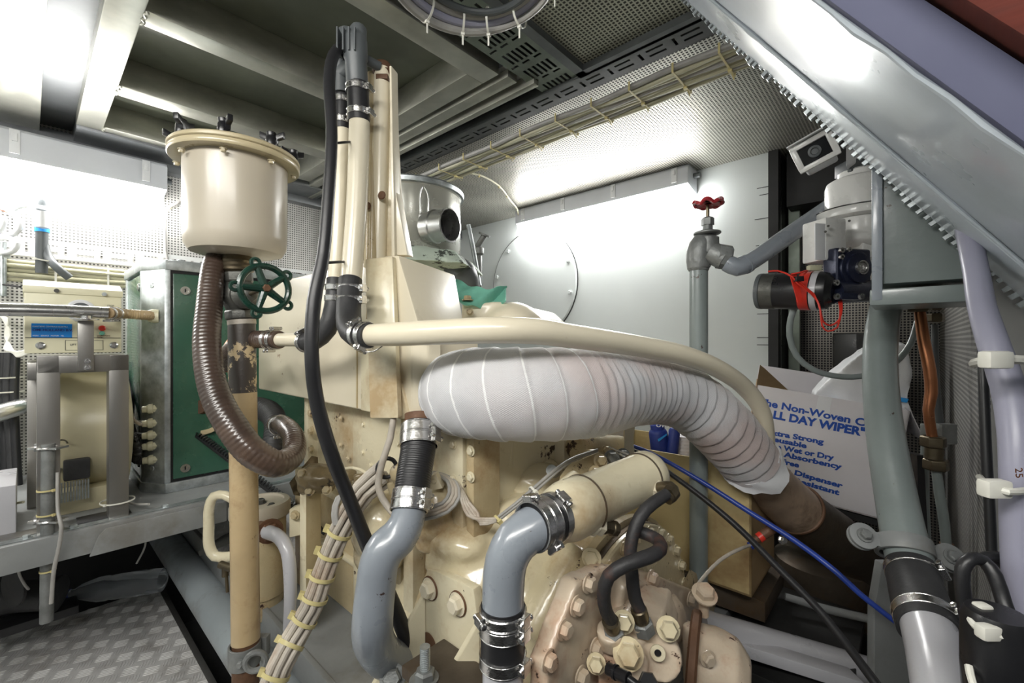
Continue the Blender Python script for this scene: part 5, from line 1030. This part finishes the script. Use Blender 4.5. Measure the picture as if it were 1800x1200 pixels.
make('body', merge(g_cyl(P(841, 500, 1.95), P(841, 450, 1.95), .016, 14), g_lathe([(.016, 0), (.024, .005), (.024, .03), (.016, .035)], P(841, 448, 1.95), Z, 12), g_cyl(P(838, 435, 1.95), P(852, 412, 1.93), .012, 12), g_lathe([(.026, 0), (.026, .008)], P(851, 414, 1.93), Vector((.4, -.2, 1)), 12)), 'galvpipe', o, bevel=.001)
rows = []
for i in range(9):
    row = []
    for j in range(17):
        t = j / 16; s_ = i / 8; x = 800 + 90 * t; yt = 490 + 14 * math.sin(t * 3) + 8 * t; y = yt + (37 - 8 * t) * s_
        row.append(P(x, y, 1.30 + .06 * math.sin(t * 7 + s_ * 3) * .5 + .05 * (1 - s_)) + Vector((0, 0, .004 * math.sin(t * 17 + i))))
    rows.append(row)
o = make('green_cloth', g_sheet(rows), 'cloth', solid=.004, angle=60); tag(o, 'mint green rag lying on the cream casing behind the tank', 'cloth')
cast('turbo_casing', [g_prism([P(810, 532, 1.3), P(880, 530, 1.3), P(930, 540, 1.3), P(955, 562, 1.3), P(955, 600, 1.3), P(810, 600, 1.3)], Vector((.1, .25, 0))), ell(P(900, 565, 1.35), .09, .1, .06)], 'cream_clean', EB, voxel=.007)
make('casing_bolt', merge(g_hex(P(822, 528, 1.28), Z, .012, .014), g_hex(P(826, 548, 1.27), Vector((0, -1, 0)), .008, .01)), 'cream_dirty', EB)
# ================================================================ RIGHT SIDE
up = thing('riser_pipe', P(1228, 1030, 1.24), 'upright green-grey pipe rising behind the wrapped exhaust to the red wheel valve', 'pipe')
make('pipe', g_cyl(P(1228, 1150, 1.24), P(1228, 470, 1.24), .0245, 28), 'grey_green', up)
make('threaded_end', g_lathe([(.026, 0), (.028, .004), (.026, .012)], P(1228, 476, 1.24), Z, 28), 'galvpipe', up)
vv = thing('red_wheel_valve', P(1240, 460, 1.24), 'galvanised angle valve with a chipped red handwheel on the upright pipe', 'valve')
gs = [g_tube([P(1228, 472, 1.24), P(1228, 445, 1.24), P(1236, 428, 1.24), P(1252, 424, 1.24)], [.030, .034, .034, .030], 28)[:2], g_lathe([(.028, 0), (.030, .01), (.026, .02)], P(1230, 470, 1.24), Z, 28),
      g_cyl(P(1245, 445, 1.23), P(1245, 418, 1.23), .028, 24), g_lathe([(.030, 0), (.036, .003), (.036, .007), (.026, .010), (.016, .014)], P(1243, 413, 1.23), Z, 28), g_lathe([(.034, 0), (.034, .03), (.028, .034)], P(1262, 450, 1.21), Vector((1, -.3, -.25)), 8), g_cyl(P(1250, 443, 1.22), P(1275, 456, 1.2), .030, 24)]
make('body', merge(*gs), 'galvpipe', vv, bevel=.0008)
make('gland', merge(g_cyl(P(1244, 408, 1.23), P(1244, 393, 1.23), .013, 20), g_lathe([(.017, 0), (.017, .018), (.013, .022)], P(1244, 396, 1.23), Z, 6)), 'galvpipe', vv)
make('stem', g_cyl(P(1244, 388, 1.23), P(1244, 360, 1.23), .0048, 12), 'bronze', vv)
c = P(1245, 358, 1.23); rim = []
for k in range(73):
    t = 2 * math.pi * k / 72; rr = .036 + .0035 * math.cos(6 * t); rim.append(c + Vector((math.cos(t) * rr, math.sin(t) * rr, .004 * math.cos(6 * t))))
hw_ = make('handwheel', merge(g_tube(rim, .0055, 10, smooth=False, caps=False)[:2], g_lathe([(.035, -.006), (.010, .0), (.010, .006), (.035, .0)], c, Z, 30, caps=False)), 'wheel_r', vv); make('wheel_nut', g_hex(c + Z * .002, Z, .012, .008), 'galvpipe', hw_)
o = pipe('slanting_pipe', [(1278, 462, 1.19, 30), (1296, 470, 1.18, 31), (1315, 462, 1.18, 30), (1380, 418, 1.22, 30), (1465, 360, 1.28, 30)], 'grey', label='grey pipe slanting up right from the red wheel valve to the white actuator', cat='pipe', seg=28)
c = P(1308, 466, 1.18); make('pipe_collar', g_lathe([(.026, 0), (.026, .012)], c, P(1380, 418, 1.22) - P(1315, 462, 1.18), 24), 'grey', o)
# security camera
sc_ = thing('security_camera', P(1445, 265, 1.3), 'small white security camera tilted down under the ladder edge', 'camera')
cf = Vector((-.72, -.66, -.22)).normalized()
cxx = Vector((.68, -.62, .34)).normalized(); cf = (cf - cxx * cf.dot(cxx)).normalized(); cz = cxx.cross(-cf).normalized()
if cz.z < 0: cz = -cz
c = P(1432, 266, 1.22)
make('housing', g_cbox(c - cf * .085, cxx, cf, cz, .082, .15, .062), 'whitep', sc_, bevel=.01, seg=3)
make('front_frame', merge(g_cbox(c + cz * .032, cxx, cf, cz, .10, .014, .014), g_cbox(c - cz * .032, cxx, cf, cz, .10, .014, .014), g_cbox(c + cxx * .043, cxx, cf, cz, .016, .014, .064), g_cbox(c - cxx * .043, cxx, cf, cz, .016, .014, .064)), 'white', sc_, bevel=.003)
make('glass', g_cbox(c - cf * .006, cxx, cf, cz, .075, .006, .055), 'lens', sc_)
make('lens', merge(g_lathe([(.016, 0), (.016, .008), (.010, .009), (.008, .005)], c - cf * .004, cf, 24)), 'greyp', sc_)
make('sun_shield', merge(g_cbox(c - cf * .07 + cz * .044, cxx, cf, cz, .105, .18, .004), g_cbox(c - cf * .07 + cz * .034 + cxx * .052, cxx, cf, cz, .003, .18, .022)), 'whitep', sc_, bevel=.0015)
make('mount', merge(g_cyl(c - cf * .10, c - cf * .16, .012, 14), g_cbox(c - cf * .16 + cz * .0, cxx, cf, cz, .05, .05, .05)), 'strip', sc_)
# white valve actuator
wa = thing('valve_actuator', P(1505, 440, 1.2), 'white rounded valve actuator behind the grey bracket box', 'actuator')
c = P(1512, 376, 1.20)
make('dome', g_lathe([(.092, 0), (.080, .004), (.080, .075), (.076, .088), (.066, .094), (.052, .095), (.052, .112), (.048, .116), (.01, .118)], c, Z, 64), 'white', wa)
make('flange', g_lathe([(.095, -.022), (.104, -.016), (.106, -.004), (.104, .004), (.09, .005)], c, Z, 64), 'white', wa); make('flange_gap', g_ring(.09, .1045, .002, c + Z * .0052, Z, 56), 'blackp', wa)
make('lower_body', merge(g_lathe([(.07, -.10), (.088, -.085), (.090, -.022)], c, Z, 56), g_cbox(c - Z * .085 + X * .02, X, Y, Z, .13, .13, .09)), 'white', wa, bevel=.004)
make('side_box', g_cbox(P(1448, 425, 1.12), Vector((.98, .2, 0)).normalized(), Vector((-.2, .98, 0)).normalized(), Z, .062, .07, .105), 'white', wa, bevel=.006)
make('cover_panel', g_cbox(P(1447, 425, 1.083), Vector((.98, .2, 0)).normalized(), Vector((-.2, .98, 0)).normalized(), Z, .050, .004, .09), 'whitep', wa, bevel=.002)
for (x, y) in ((1493, 388), (1456, 397), (1451, 407)): make('screw', g_cyl(P(x, y, 1.09 if x > 1470 else 1.07), P(x, y, 1.08 if x > 1470 else 1.065), .003, 10), 'valve', wa)
make('top_box', g_cbox(P(1500, 297, 1.2), X, Y, Z, .06, .06, .035), 'greyp', wa, bevel=.003)
ga = thing('gear_drive', P(1495, 480, 1.1), 'dark blue-black worm gear housing with a round steel hub', 'gearbox')
gx = Vector((.97, .22, 0)).normalized(); gy = Vector((-.22, .97, 0)).normalized(); c = P(1502, 472, 1.07)
make('plate', g_cbox(c + gy * .02, gx, gy, Z, .105, .04, .10), 'navy', ga, bevel=.008, seg=3)
make('round_boss', g_lathe([(.045, 0), (.045, .006), (.036, .008), (.036, .014), (.022, .016)], c - gy * .0, -gy, 44), 'navy', ga)
make('hub', merge(g_ring(.0135, .017, .008, c - gy * .014, -gy, 32), g_lathe([(.013, 0), (.012, .006), (.005, .0065), (.004, .004)], c - gy * .014, -gy, 28)), 'steel', ga)
for (sx, sz) in ((-.042, .042), (-.020, .044), (-.042, .026), (-.044, -.040)): make('socket_screw', g_ring(.0025, .0065, .006, c + gx * sx + Z * sz, -gy, 18), 'steel', ga)
a, b = P(1462, 513, 1.06), P(1545, 510, 1.12); make('worm_tube', g_cyl(a, b, .028, 28), 'navy', ga)
make('mounting_lug', merge(g_cbox(P(1490, 521, 1.045), gx, gy, Z, .06, .02, .016)), 'navy', ga, bevel=.002)
for (x, y) in ((1468, 497), (1469, 521), (1512, 521)): make('socket_screw', g_ring(.003, .007, .006, P(x, y, 1.035), -gy, 18), 'steel', ga)
mt = thing('electric_motor', P(1395, 515, 1.1), 'black cylindrical electric motor with red tape lying level left of the gear housing', 'motor')
a, b = P(1334, 512, 1.17), P(1466, 511, 1.05); ax = (b - a).normalized(); Lm = (b - a).length
make('barrel', g_lathe([(.030, .004), (.044, .008), (.046, .012), (.046, Lm - .02), (.044, Lm - .012), (.030, Lm)], a, ax, 48), 'blackp', mt)
make('end_cap', g_lathe([(.036, -.002), (.0455, .0), (.047, .004), (.047, .010), (.044, .012)], a, ax, 48), 'greyp', mt)
make('grey_band', g_ring(.046, .0472, .013, a + ax * (Lm - .042), ax, 48), 'whitep' if 0 else 'pipe_light', mt)
make('red_tape', g_ring(.0462, .0475, .022, a + ax * .098, ax, 48), 'red', mt); make('tape_flag', g_prism([P(1389, 483, 1.04), P(1400, 481, 1.04), P(1412, 530, 1.04), P(1403, 532, 1.04)], Vector((0, .003, 0))), 'red', mt)
make('rating_label', g_ring(.046, .0466, .03, a + ax * .012, ax, 48), 'valve', mt)
for k, pts in enumerate(([(1350, 477, 1.06, 3), (1368, 476, 1.05, 3), (1392, 486, 1.035, 3), (1402, 498, 1.03, 3), (1425, 515, 1.03, 3), (1440, 535, 1.03, 3), (1447, 565, 1.03, 3), (1460, 572, 1.03, 3), (1475, 562, 1.03, 3), (1480, 540, 1.04, 3), (1478, 526, 1.05, 4)],
                         [(1390, 482, 1.04, 3), (1410, 478, 1.03, 3), (1420, 475, 1.04, 3), (1405, 495, 1.03, 4), (1430, 516, 1.03, 3), (1442, 545, 1.02, 3), (1445, 572, 1.02, 3), (1455, 582, 1.02, 3), (1472, 575, 1.02, 3), (1477, 545, 1.04, 3), (1475, 528, 1.05, 4)])):
    a_, r_ = px(pts); make('red_wire', g_tube(a_, r_, 8), 'red', mt)
make('connector', g_cbox(P(1431, 471, 1.05), X, Y, Z, .028, .014, .012), 'cable', mt, bevel=.001)
make('black_connector', g_cbox(P(1404, 490, 1.03), X, Y, Z, .018, .012, .012), 'blackp', mt, bevel=.001)
o = pipe('grey_cable', [(1399, 535, 1.12, 10), (1390, 560, 1.13, 10), (1388, 590, 1.14, 10), (1400, 625, 1.14, 10), (1430, 650, 1.13, 10), (1480, 662, 1.12, 10), (1530, 658, 1.12, 10), (1570, 640, 1.12, 10), (1600, 605, 1.12, 10), (1613, 565, 1.12, 10)], 'grey_green', label='grey cable looping down from the motor and up to the brass fittings', cat='cable', seg=14)
# copper and brass lines under the bracket
bf = thing('brass_fitting', P(1620, 545, 1.0), 'pair of brass compression fittings under the grey bracket box', 'fitting')
def nut(x, y, d, r, h, m='bronze'): return merge(g_lathe([(r * .85, 0), (r, .003), (r, h - .003), (r * .85, h)], P(x, y, d), Z, 6))
make('nut', merge(nut(1617, 548, .95, .020, .028), nut(1616, 528, .95, .017, .014)), 'bronze', bf); make('nut', merge(nut(1643, 566, 1.02, .018, .020), nut(1643, 545, 1.02, .018, .016), nut(1643, 526, 1.02, .019, .014)), 'bronze', bf); make('stem', merge(g_cyl(P(1617, 530, .95), P(1617, 490, .95), .010, 14), g_cyl(P(1643, 530, 1.02), P(1643, 490, 1.02), .010, 14)), 'copper', bf)
o = pipe('copper_pipe', [(1617, 548, .95, 16), (1624, 600, .94, 18), (1634, 650, .93, 18), (1637, 690, .93, 18), (1632, 720, .93, 16), (1640, 775, .93, 15)], 'copper', label='bent copper pipe running down from the brass fitting', cat='pipe', seg=18)
o = pipe('thin_grey_pipe', [(1643, 570, 1.02, 10), (1645, 680, 1.02, 12), (1652, 760, 1.02, 12), (1645, 800, 1.0, 12)], 'greyp', label='thin dark grey pipe just behind the copper pipe', cat='pipe')
bf2 = thing('brass_union', P(1643, 800, .95), 'large brass union lower down on the copper pipe', 'fitting')
make('nut', merge(nut(1640, 786, .93, .022, .024)), 'bronze', bf2, bevel=.001); make('nut', merge(nut(1645, 826, .93, .022, .024)), 'bronze', bf2, bevel=.001); make('collar', g_cyl(P(1641, 806, .93), P(1642, 786, .93), .016, 18), 'bronze', bf2)
o = pipe('green_tube', [(1646, 826, .93, 14), (1652, 870, .93, 15), (1660, 920, .93, 15), (1664, 965, .93, 14)], 'grey_green', label='pale green tube continuing down from the brass union', cat='pipe'); make('lower_end', g_cyl(P(1664, 955, .93), P(1665, 990, .93), .012, 12), 'rust', o)
o = pipe('green_tube', [(1648, 730, 1.05, 12), (1630, 760, 1.06, 12), (1626, 860, 1.06, 12), (1630, 965, 1.06, 12)], 'grey_green', label='second thin green-grey tube beside the white carton', cat='pipe')
o = make('black_support', g_prism([P(1612, 800, 1.02), P(1624, 800, 1.02), P(1634, 1000, 1.0), P(1618, 1000, 1.0)], Vector((0, .03, 0))), 'blackp'); tag(o, 'black upright strip between the white carton and the perforated wall', 'strip')
o = make('wall_bracket', merge(g_cbox(P(1662, 762, .98), X, Y, Z, .035, .02, .045), g_cbox(P(1628, 760, 1.02), X, Y, Z, .012, .02, .04)), 'galvpipe', bevel=.003); tag(o, 'small steel bracket holding the copper pipe to the right wall', 'bracket')
for (x, y) in ((1667, 582), (1660, 700)): pass
# big grey-green pipe with clamp and hose
gpz = [(1567, 505, 1.00, 44), (1556, 545, .98, 46), (1548, 600, .95, 48), (1547, 660, .92, 50), (1552, 730, .88, 53), (1562, 800, .84, 57), (1576, 880, .80, 61), (1590, 950, .76, 66), (1603, 1000, .73, 70)]
bg = pipe('grey_green_pipe', gpz, 'grey_green', label='thick green-grey pipe coming down from under the bracket box to a bolted clamp', cat='pipe', seg=40)
d = (P(1590, 950, .76) - P(1576, 880, .80)).normalized(); xx = Vector((.93, -.30, -.20)); xx = (xx - d * xx.dot(d)).normalized(); yy = d.cross(xx)
c = P(1588, 962, .755)
ck = thing('pipe_clamp', c, 'two-piece grey bolted pipe clamp with round ears at the lower right', 'clamp')
make('band', g_ring(.034, .041, .026, c - d * .013, d, 40), 'frame_grey', ck, bevel=.002)
for s_, nm in ((-1, 'ear'), (1, 'ear')):
    e_ = c + xx * s_ * .062
    for t in (-.0035, .006):
        qd = yy * t
        make('ear', merge(g_lathe([(.022, 0), (.022, .0045)], e_ + qd, yy, 28), g_cbox(c + xx * s_ * .044 + qd + yy * .002, xx, d, yy, .034, .024, .0045)), 'frame_grey', ck, bevel=.001)
    make('bolt', merge(g_hex(e_ - yy * .0035, -yy if yy.y > 0 else yy, .009, .008), g_hex(e_ + yy * .012, yy, .009, .010), g_cyl(e_ - yy * .006, e_ + yy * .016, .005, 10)), 'galvpipe', ck)
hr = pipe('dark_hose_joint', [(1600, 992, .735, 72), (1612, 1040, .70, 80), (1626, 1085, .66, 88), (1634, 1110, .64, 92)], 'rubber2', label='dark hose joint with two steel clamps at the lower right', cat='hose', seg=40)
d2 = P(1626, 1085, .66) - P(1612, 1040, .70)
clamp(hr, P(1604, 1008, .725), d2, .0352, .012, Vector((.5, -1, .3))); clamp(hr, P(1628, 1088, .658), d2, .0385, .013, Vector((.4, -1, .4)))
o = pipe('pale_grey_pipe', [(1630, 1095, .65, 78), (1645, 1150, .60, 84), (1665, 1230, .54, 96), (1690, 1330, .49, 106), (1720, 1480, .44, 118)], 'pipe_light', label='pale grey pipe leaving the frame at the bottom right', cat='pipe', seg=40)
o = make('grey_gusset_plate', g_prism([P(1550, 990, 1.0), P(1600, 990, 1.0), P(1610, 1300, .95), P(1536, 1300, .95), P(1536, 1070, 1.0)], Vector((0, .02, 0))), 'frame_grey', bevel=.002); tag(o, 'flat grey steel plate upright behind the dark hose joint', 'plate')
# conduits at the right edge
o = pipe('lavender_conduit', [(1700, 400, .68, 32), (1716, 480, .63, 34), (1726, 540, .60, 37), (1748, 610, .57, 42), (1772, 680, .55, 45), (1786, 760, .53, 47), (1790, 850, .52, 48), (1792, 950, .52, 49), (1800, 1080, .52, 50), (1808, 1260, .52, 52), (1815, 1700, .52, 52), (1820, 2400, .52, 52)], 'greyv', label='thick lavender-grey conduit curving down the right edge', cat='conduit', seg=32)
text('conduit_text', '25', P(1783, 822, .49), -Z + X * .1, X, .012, 'copper', o)
k1 = pipe('black_cable', [(1722, 470, .72, 11), (1724, 560, .70, 13), (1728, 650, .68, 14), (1734, 800, .66, 15), (1740, 900, .65, 15), (1745, 1010, .64, 15)], 'rubber', label='straight black cable running down left of the lavender conduit', cat='cable')
o = pipe('olive_cable', [(1755, 520, .95, 34), (1757, 700, .92, 36), (1760, 860, .90, 38), (1765, 1010, .88, 38)], 'olive', label='thick olive cable standing between the black cable and the lavender conduit', cat='cable', seg=24)
o = pipe('dark_conduit', [(1790, 480, .75, 26), (1796, 600, .73, 26), (1810, 700, .7, 26)], 'greyp', label='dark conduit at the far right edge behind the lavender conduit', cat='conduit')
o = pipe('thin_pale_wire', [(1716, 640, .95, 8), (1722, 760, .9, 8), (1726, 1000, .88, 8), (1728, 1100, .86, 7)], 'cable_w', label='thin pinkish wire running down beside the perforated right wall', cat='wire')
def bigtie(x, y, d, w_, label, ex=None):
    t = thing('cable_tie', P(x, y, d), label, 'cable tie'); ex = ex or X; ez = Z
    make('head', g_cbox(P(x, y, d), ex, Y, ez, .028, .016, .020), 'tie_w', t, bevel=.004)
    return t, ex
t, _ = bigtie(1750, 632, .50, .1, 'big white nylon tie binding conduit and black cable, the upper of two')
make('strap', g_tube([P(1712, 640, .62), P(1715, 637, .56), P(1735, 633, .51), P(1750, 631, .505), P(1790, 632, .50), P(1830, 634, .52)], .0055, 8), 'tie_w', t)
t, _ = bigtie(1748, 858, .50, .1, 'big white nylon tie binding conduit and black cable, the lower of two')
make('strap', g_tube([P(1722, 838, .60), P(1728, 845, .55), P(1742, 856, .505), P(1770, 864, .49), P(1800, 862, .50)], .004, 8), 'tie_w', t)
# black looped cable with connector at bottom right
bl = thing('looped_black_cable', P(1740, 1150, .5), 'glossy black cable loop with white ties and plug at the bottom right corner', 'cable')
a, r = px([(1722, 1230, .52, 26), (1708, 1120, .52, 24), (1694, 1050, .52, 22), (1692, 1000, .52, 21), (1706, 982, .52, 21), (1728, 985, .52, 21), (1748, 1010, .51, 22), (1765, 1060, .50, 22), (1790, 1120, .48, 24), (1830, 1180, .47, 24)]); make('cable', g_tube(a, r, 18), 'rubber', bl)
a, r = px([(1720, 985, .55, 20), (1750, 978, .55, 20), (1785, 1020, .55, 22), (1806, 1100, .55, 24), (1815, 1250, .55, 24)]); make('cable', g_tube(a, r, 18), 'rubber', bl)
make('plug', g_lathe([(.02, 0), (.026, .01), (.028, .05), (.028, .10), (.024, .11)], P(1752, 1260, .46), Z, 28), 'blackp', bl)
make('plug', g_lathe([(.018, 0), (.024, .006), (.025, .03)], P(1752, 1130, .47), Z + X * .2, 28), 'blackp', bl)
make('tie_strap', g_tube([P(1700, 1068, .48), P(1708, 1092, .46), P(1722, 1106, .45), P(1738, 1110, .445), P(1770, 1122, .44), P(1815, 1135, .44)], .0035, 8), 'tie_w', bl)
make('tie_head', merge(g_cbox(P(1737, 1110, .445), X, Y, Z, .019, .012, .014), g_cbox(P(1727, 1072, .47), X, Y, Z, .014, .012, .014)), 'tie_w', bl, bevel=.003)
make('tie_strap', g_tube([P(1703, 1170, .46), P(1710, 1200, .45), P(1730, 1225, .45)], .0035, 8), 'tie_w', bl)
# ================================================================ CARTONS
cy = thing('yellowed_carton', W(.57, 1.45, -.7), 'open yellowed cardboard carton behind the upright grey pipe', 'carton')
u0, u1, v0, v1, z0, z1 = .32, .80, 1.33, 1.60, -.70, -.345
wl = .006
make('front_wall', uvz(u0, u1, v0, v0 + wl, z0, z1), 'yellowcard', cy); make('side_wall', uvz(u0, u0 + wl, v0, v1, z0, z1), 'kraft', cy); make('side_wall', uvz(u1 - wl, u1, v0, v1, z0, z1), 'yellowcard', cy); make('rear_wall', uvz(u0, u1, v1 - wl, v1, z0, z1), 'yellowcard', cy)
make('base', uvz(u0, u1, v0, v1, z0, z0 + wl), 'kraft', cy)
make('flap', g_prism([W(u1, v0, z1), W(u1, v1, z1), W(u1 + .05, v1, z1 + .05), W(u1 + .05, v0 + .02, z1 + .05)], Z * .004), 'yellowcard', cy)
sp_ = thing('spray_can', P(1163, 810, 1.55), 'dark blue spray can with white lettering standing in the yellowed carton', 'spray can')
c = P(1163, 812, 1.56); make('can', g_lathe([(.030, 0), (.032, .004), (.032, .105), (.028, .115), (.024, .118), (.024, .135), (.018, .14)], c, Vector((-.12, 0, 1)), 32), 'ink', sp_)
text('can_text', 'OVER', P(1153, 750, 1.52), X - Z * .05, Z, .016, 'inkw', sp_, bold=.0004, sx=1.3); make('blue_stripe', g_prism([P(1156, 772, 1.522), P(1172, 762, 1.522), P(1172, 765, 1.522), P(1158, 776, 1.522)], Y * .001), 'inkc', sp_)
o = make('blue_can', g_lathe([(.018, 0), (.019, .004), (.019, .11), (.015, .118)], P(1180, 812, 1.53), Vector((.1, 0, 1)), 28), 'ink'); tag(o, 'slim dark blue tube beside the spray can in the yellowed carton', 'can')
o = make('grey_roll', g_tube([P(1202, 815, 1.56), P(1202, 765, 1.56)], .036, 28, .006, rib=(.012, .0015)), 'card'); tag(o, 'pale ribbed roll behind the upright grey pipe in the yellowed carton', 'roll')
# white carton with blue print
TL, TR = P(1330, 676, 1.62), P(1600, 722, 1.41); ex = TR - TL; Wb = ex.length; exn = ex.normalized(); dn = (-Z + exn * exn.z).normalized(); nb = exn.cross(dn); 
if nb.y < 0: nb = -nb
Hb = .37; Db = .30
wc = thing('white_carton', TL + ex / 2 + dn * Hb, 'white cardboard carton with blue ALL DAY WIPER printing, tilted beside the ladder pipes', 'carton')
make('front_wall', g_box(TL, ex, dn * Hb, nb * .005), 'card', wc); make('side_wall', g_box(TR - exn * .005, exn * .005, dn * Hb, nb * Db), 'card', wc); make('side_wall', g_box(TL, exn * .005, dn * Hb, nb * Db), 'kraft', wc)
make('base', g_box(TL + dn * (Hb - .005), ex, nb * Db, dn * .005), 'kraft', wc); make('rear_wall', g_box(TL + nb * Db - dn * .06, ex, dn * (Hb + .06), nb * .005), 'card', wc)
make('corner_flap', g_prism([TL, TL - dn * .075 + exn * .0, TL - dn * .06 + exn * .02 + nb * .05, TL + nb * .12 + exn * .04, TL + exn * .10], nb * .004), 'kraft', wc)
make('side_flap', g_prism([TR, TR + nb * Db, TR + nb * Db + exn * .05 + dn * .09, TR + exn * .05 + dn * .09], Z * .004), 'card', wc)
make('clear_tape', g_box(TL + exn * .19 - nb * .0006, exn * .04, dn * .09, -nb * .0003), 'bag', wc)
nf = -nb
def onface(x, y):
    r_ = ray(x, y); c0 = Vector((0, 0, CZ)); d = (TL - c0).dot(nb) / r_.dot(nb); return c0 + r_ * d
def ptext(s, x0, y0, x1, y1, cap, bold=.0012):
    a_, b_ = onface(x0, y0), onface(x1, y1); d = (b_ - a_).length; size = cap * a_.y / F / .70
    cu = bpy.data.curves.new('m', 'FONT'); cu.body = s; cu.size = size; to = bpy.data.objects.new('m', cu); COL.objects.link(to); bpy.context.view_layer.update(); wd = to.dimensions.x; bpy.data.objects.remove(to)
    text('print', s, a_ + nf * .0008, b_ - a_, -dn, size, 'inkb', wc, bold=bold, sx=d / max(wd, .001), lift=0)
ptext('The Non-Woven Cloth', 1332, 710, 1560, 757, 11.5, .0012); ptext('"ALL DAY WIPER"', 1336, 730, 1517, 766, 13, .0018)
for s, x0, y0, x1, y1 in (('Extra Strong', 1347, 762, 1445, 780), ('Reusable', 1349, 773, 1415, 787), ('Use Wet or Dry', 1347, 785, 1463, 808), ('High Absorbency', 1337, 793, 1476, 824), ('Lint Free', 1343, 807, 1402, 821), ('in Dispenser', 1376, 828, 1478, 857), ('Resistant', 1394, 846, 1472, 869)):
    ptext(s, x0, y0, x1, y1, 8.4, .0011)
o = make('carton_rack', merge(g_box(TL + dn * (Hb + .004) + exn * .02, ex * .9, nb * Db * .9, dn * .02), g_box(TL + dn * (Hb + .02) + exn * .05 + nb * .1, exn * .04, nb * .04, -Z * .55), g_box(TL + dn * (Hb + .02) + exn * .27 + nb * .2, exn * .04, nb * .04, -Z * .5)), 'bilge'); tag(o, 'dark steel rack under the tilted white carton', 'rack')
# plastic bag in the carton
bc2 = TL + exn * .30 + nb * .15 + Z * .0
def bp_(x, y): r_ = ray(x, y); q = TL + nb * .06; c0 = Vector((0, 0, CZ)); return c0 + r_ * ((q - c0).dot(nb) / r_.dot(nb))
prim = [g_prism([bp_(x, y) for x, y in ((1425, 725), (1432, 690), (1470, 655), (1518, 614), (1560, 604), (1592, 604), (1600, 650), (1606, 740), (1500, 760))], nb * .13)]
bg_ = cast('plastic_bag', prim, 'bag', None, voxel=.007, it=6, amp=.016, sc_=13); tag(bg_, 'white plastic bag with blue print bulging out of the white carton', 'bag')
for (x0, y0, w_) in ((1462, 700, 14), (1480, 705, 10), (1573, 697, 18)):
    r_ = ray(x0, y0); d = (TL + nb * .052 - Vector((0, 0, CZ))).dot(nb) / r_.dot(nb); a_ = Vector((0, 0, CZ)) + r_ * d
    make('blue_print', g_prism([a_, a_ + exn * w_ * .002, a_ + exn * w_ * .0017 - Z * .014, a_ - exn * .006 - Z * .012], nb * .02), 'inkc', bg_)
# ================================================================ LOW RIGHT: bilge, hoses, pipes
o = pipe('blue_hose', [(1052, 768, 1.35, 6), (1130, 790, 1.3, 7), (1220, 838, 1.22, 8), (1310, 895, 1.14, 9), (1400, 952, 1.05, 10), (1470, 1005, .98, 10), (1510, 1042, .95, 10), (1590, 1105, .9, 9)], 'blue', label='thin blue hose slanting down right across the engine space', cat='hose', seg=12)
o = pipe('black_hose', [(1040, 765, 1.3, 7), (1120, 795, 1.25, 8), (1200, 848, 1.16, 9), (1290, 920, 1.06, 11), (1370, 1000, .96, 12), (1440, 1072, .88, 13), (1490, 1135, .82, 15), (1550, 1215, .75, 17), (1640, 1340, .68, 18)], 'rubber', label='thin black hose slanting down right to the bottom edge', cat='hose', seg=14)
o = pipe('red_sleeve', [(1358, 928, 1.12, 18), (1338, 942, 1.12, 16), (1325, 950, 1.12, 12)], 'rust', label='small rusty connector with a red sleeve on a thin tube', cat='connector'); make('red_ring', g_cyl(P(1340, 941, 1.115), P(1333, 946, 1.115), .012, 14), 'red', o); make('blue_ring', g_cyl(P(1328, 952, 1.12), P(1318, 960, 1.12), .010, 12), 'blue', o)
o = pipe('thin_tube', [(1318, 958, 1.1, 5), (1295, 967, 1.08, 6), (1265, 985, 1.05, 6), (1240, 1010, 1.02, 6), (1218, 1038, .99, 5)], 'cable_w', label='thin pale tube from the gearbox corner up to the red sleeve', cat='tube')
o = make('grey_floor_pipe', g_cyl(P(1230, 1098, 1.15), P(1600, 1205, 1.15), .040, 32), 'pipe_light'); tag(o, 'grey pipe lying low across the bilge behind the gearbox', 'pipe')
o = make('white_steel_bar', g_box(P(1262, 1120, 1.12), P(1520, 1200, 1.02) - P(1262, 1120, 1.12), Y * .05, Z * -.03), 'pipe_light', bevel=.003); tag(o, 'pale flat bar under the grey floor pipe', 'bar')
o = make('dark_floor_plate', g_box(W(.1, 1.22, -.86), U * .6, V * .5, Z * .03), 'bilge', bevel=.003); tag(o, 'dark plate on the bilge floor under the yellowed carton', 'floor plate')
o = make('timber_block', g_prism([P(1130, 1000, 1.32), P(1240, 1010, 1.3), P(1345, 1060, 1.25), P(1345, 1095, 1.25), P(1250, 1060, 1.3), P(1130, 1040, 1.32)], V * .25), 'exdark', bevel=.003); tag(o, 'oily timber block under the yellowed carton', 'block')
cast_ = make('exhaust_flange_body', g_lathe([(.05, 0), (.13, .03), (.15, .06), (.15, .16), (.12, .18)], P(1445, 1060, 1.6), Z, 40), 'exdark'); tag(cast_, 'dark round exhaust silencer body low behind the hoses', 'silencer')
o = pipe('bilge_pipe', [(1240, 1040, 1.5, 22), (1400, 1075, 1.45, 22), (1560, 1110, 1.4, 24)], 'exdark', label='dark pipe low behind the grey floor pipe', cat='pipe')
o = pipe('bilge_pipe', [(1380, 1048, 1.35, 12), (1460, 1072, 1.3, 14), (1540, 1090, 1.25, 14)], 'frame_grey', label='narrow grey bar low in the bilge beside the black hose', cat='bar')
o = make('small_bolt', g_hex(P(1374, 948, 1.08), Vector((.2, -1, .2)), .008, .012), 'steel'); tag(o, 'bright small bolt beside the blue hose', 'bolt')
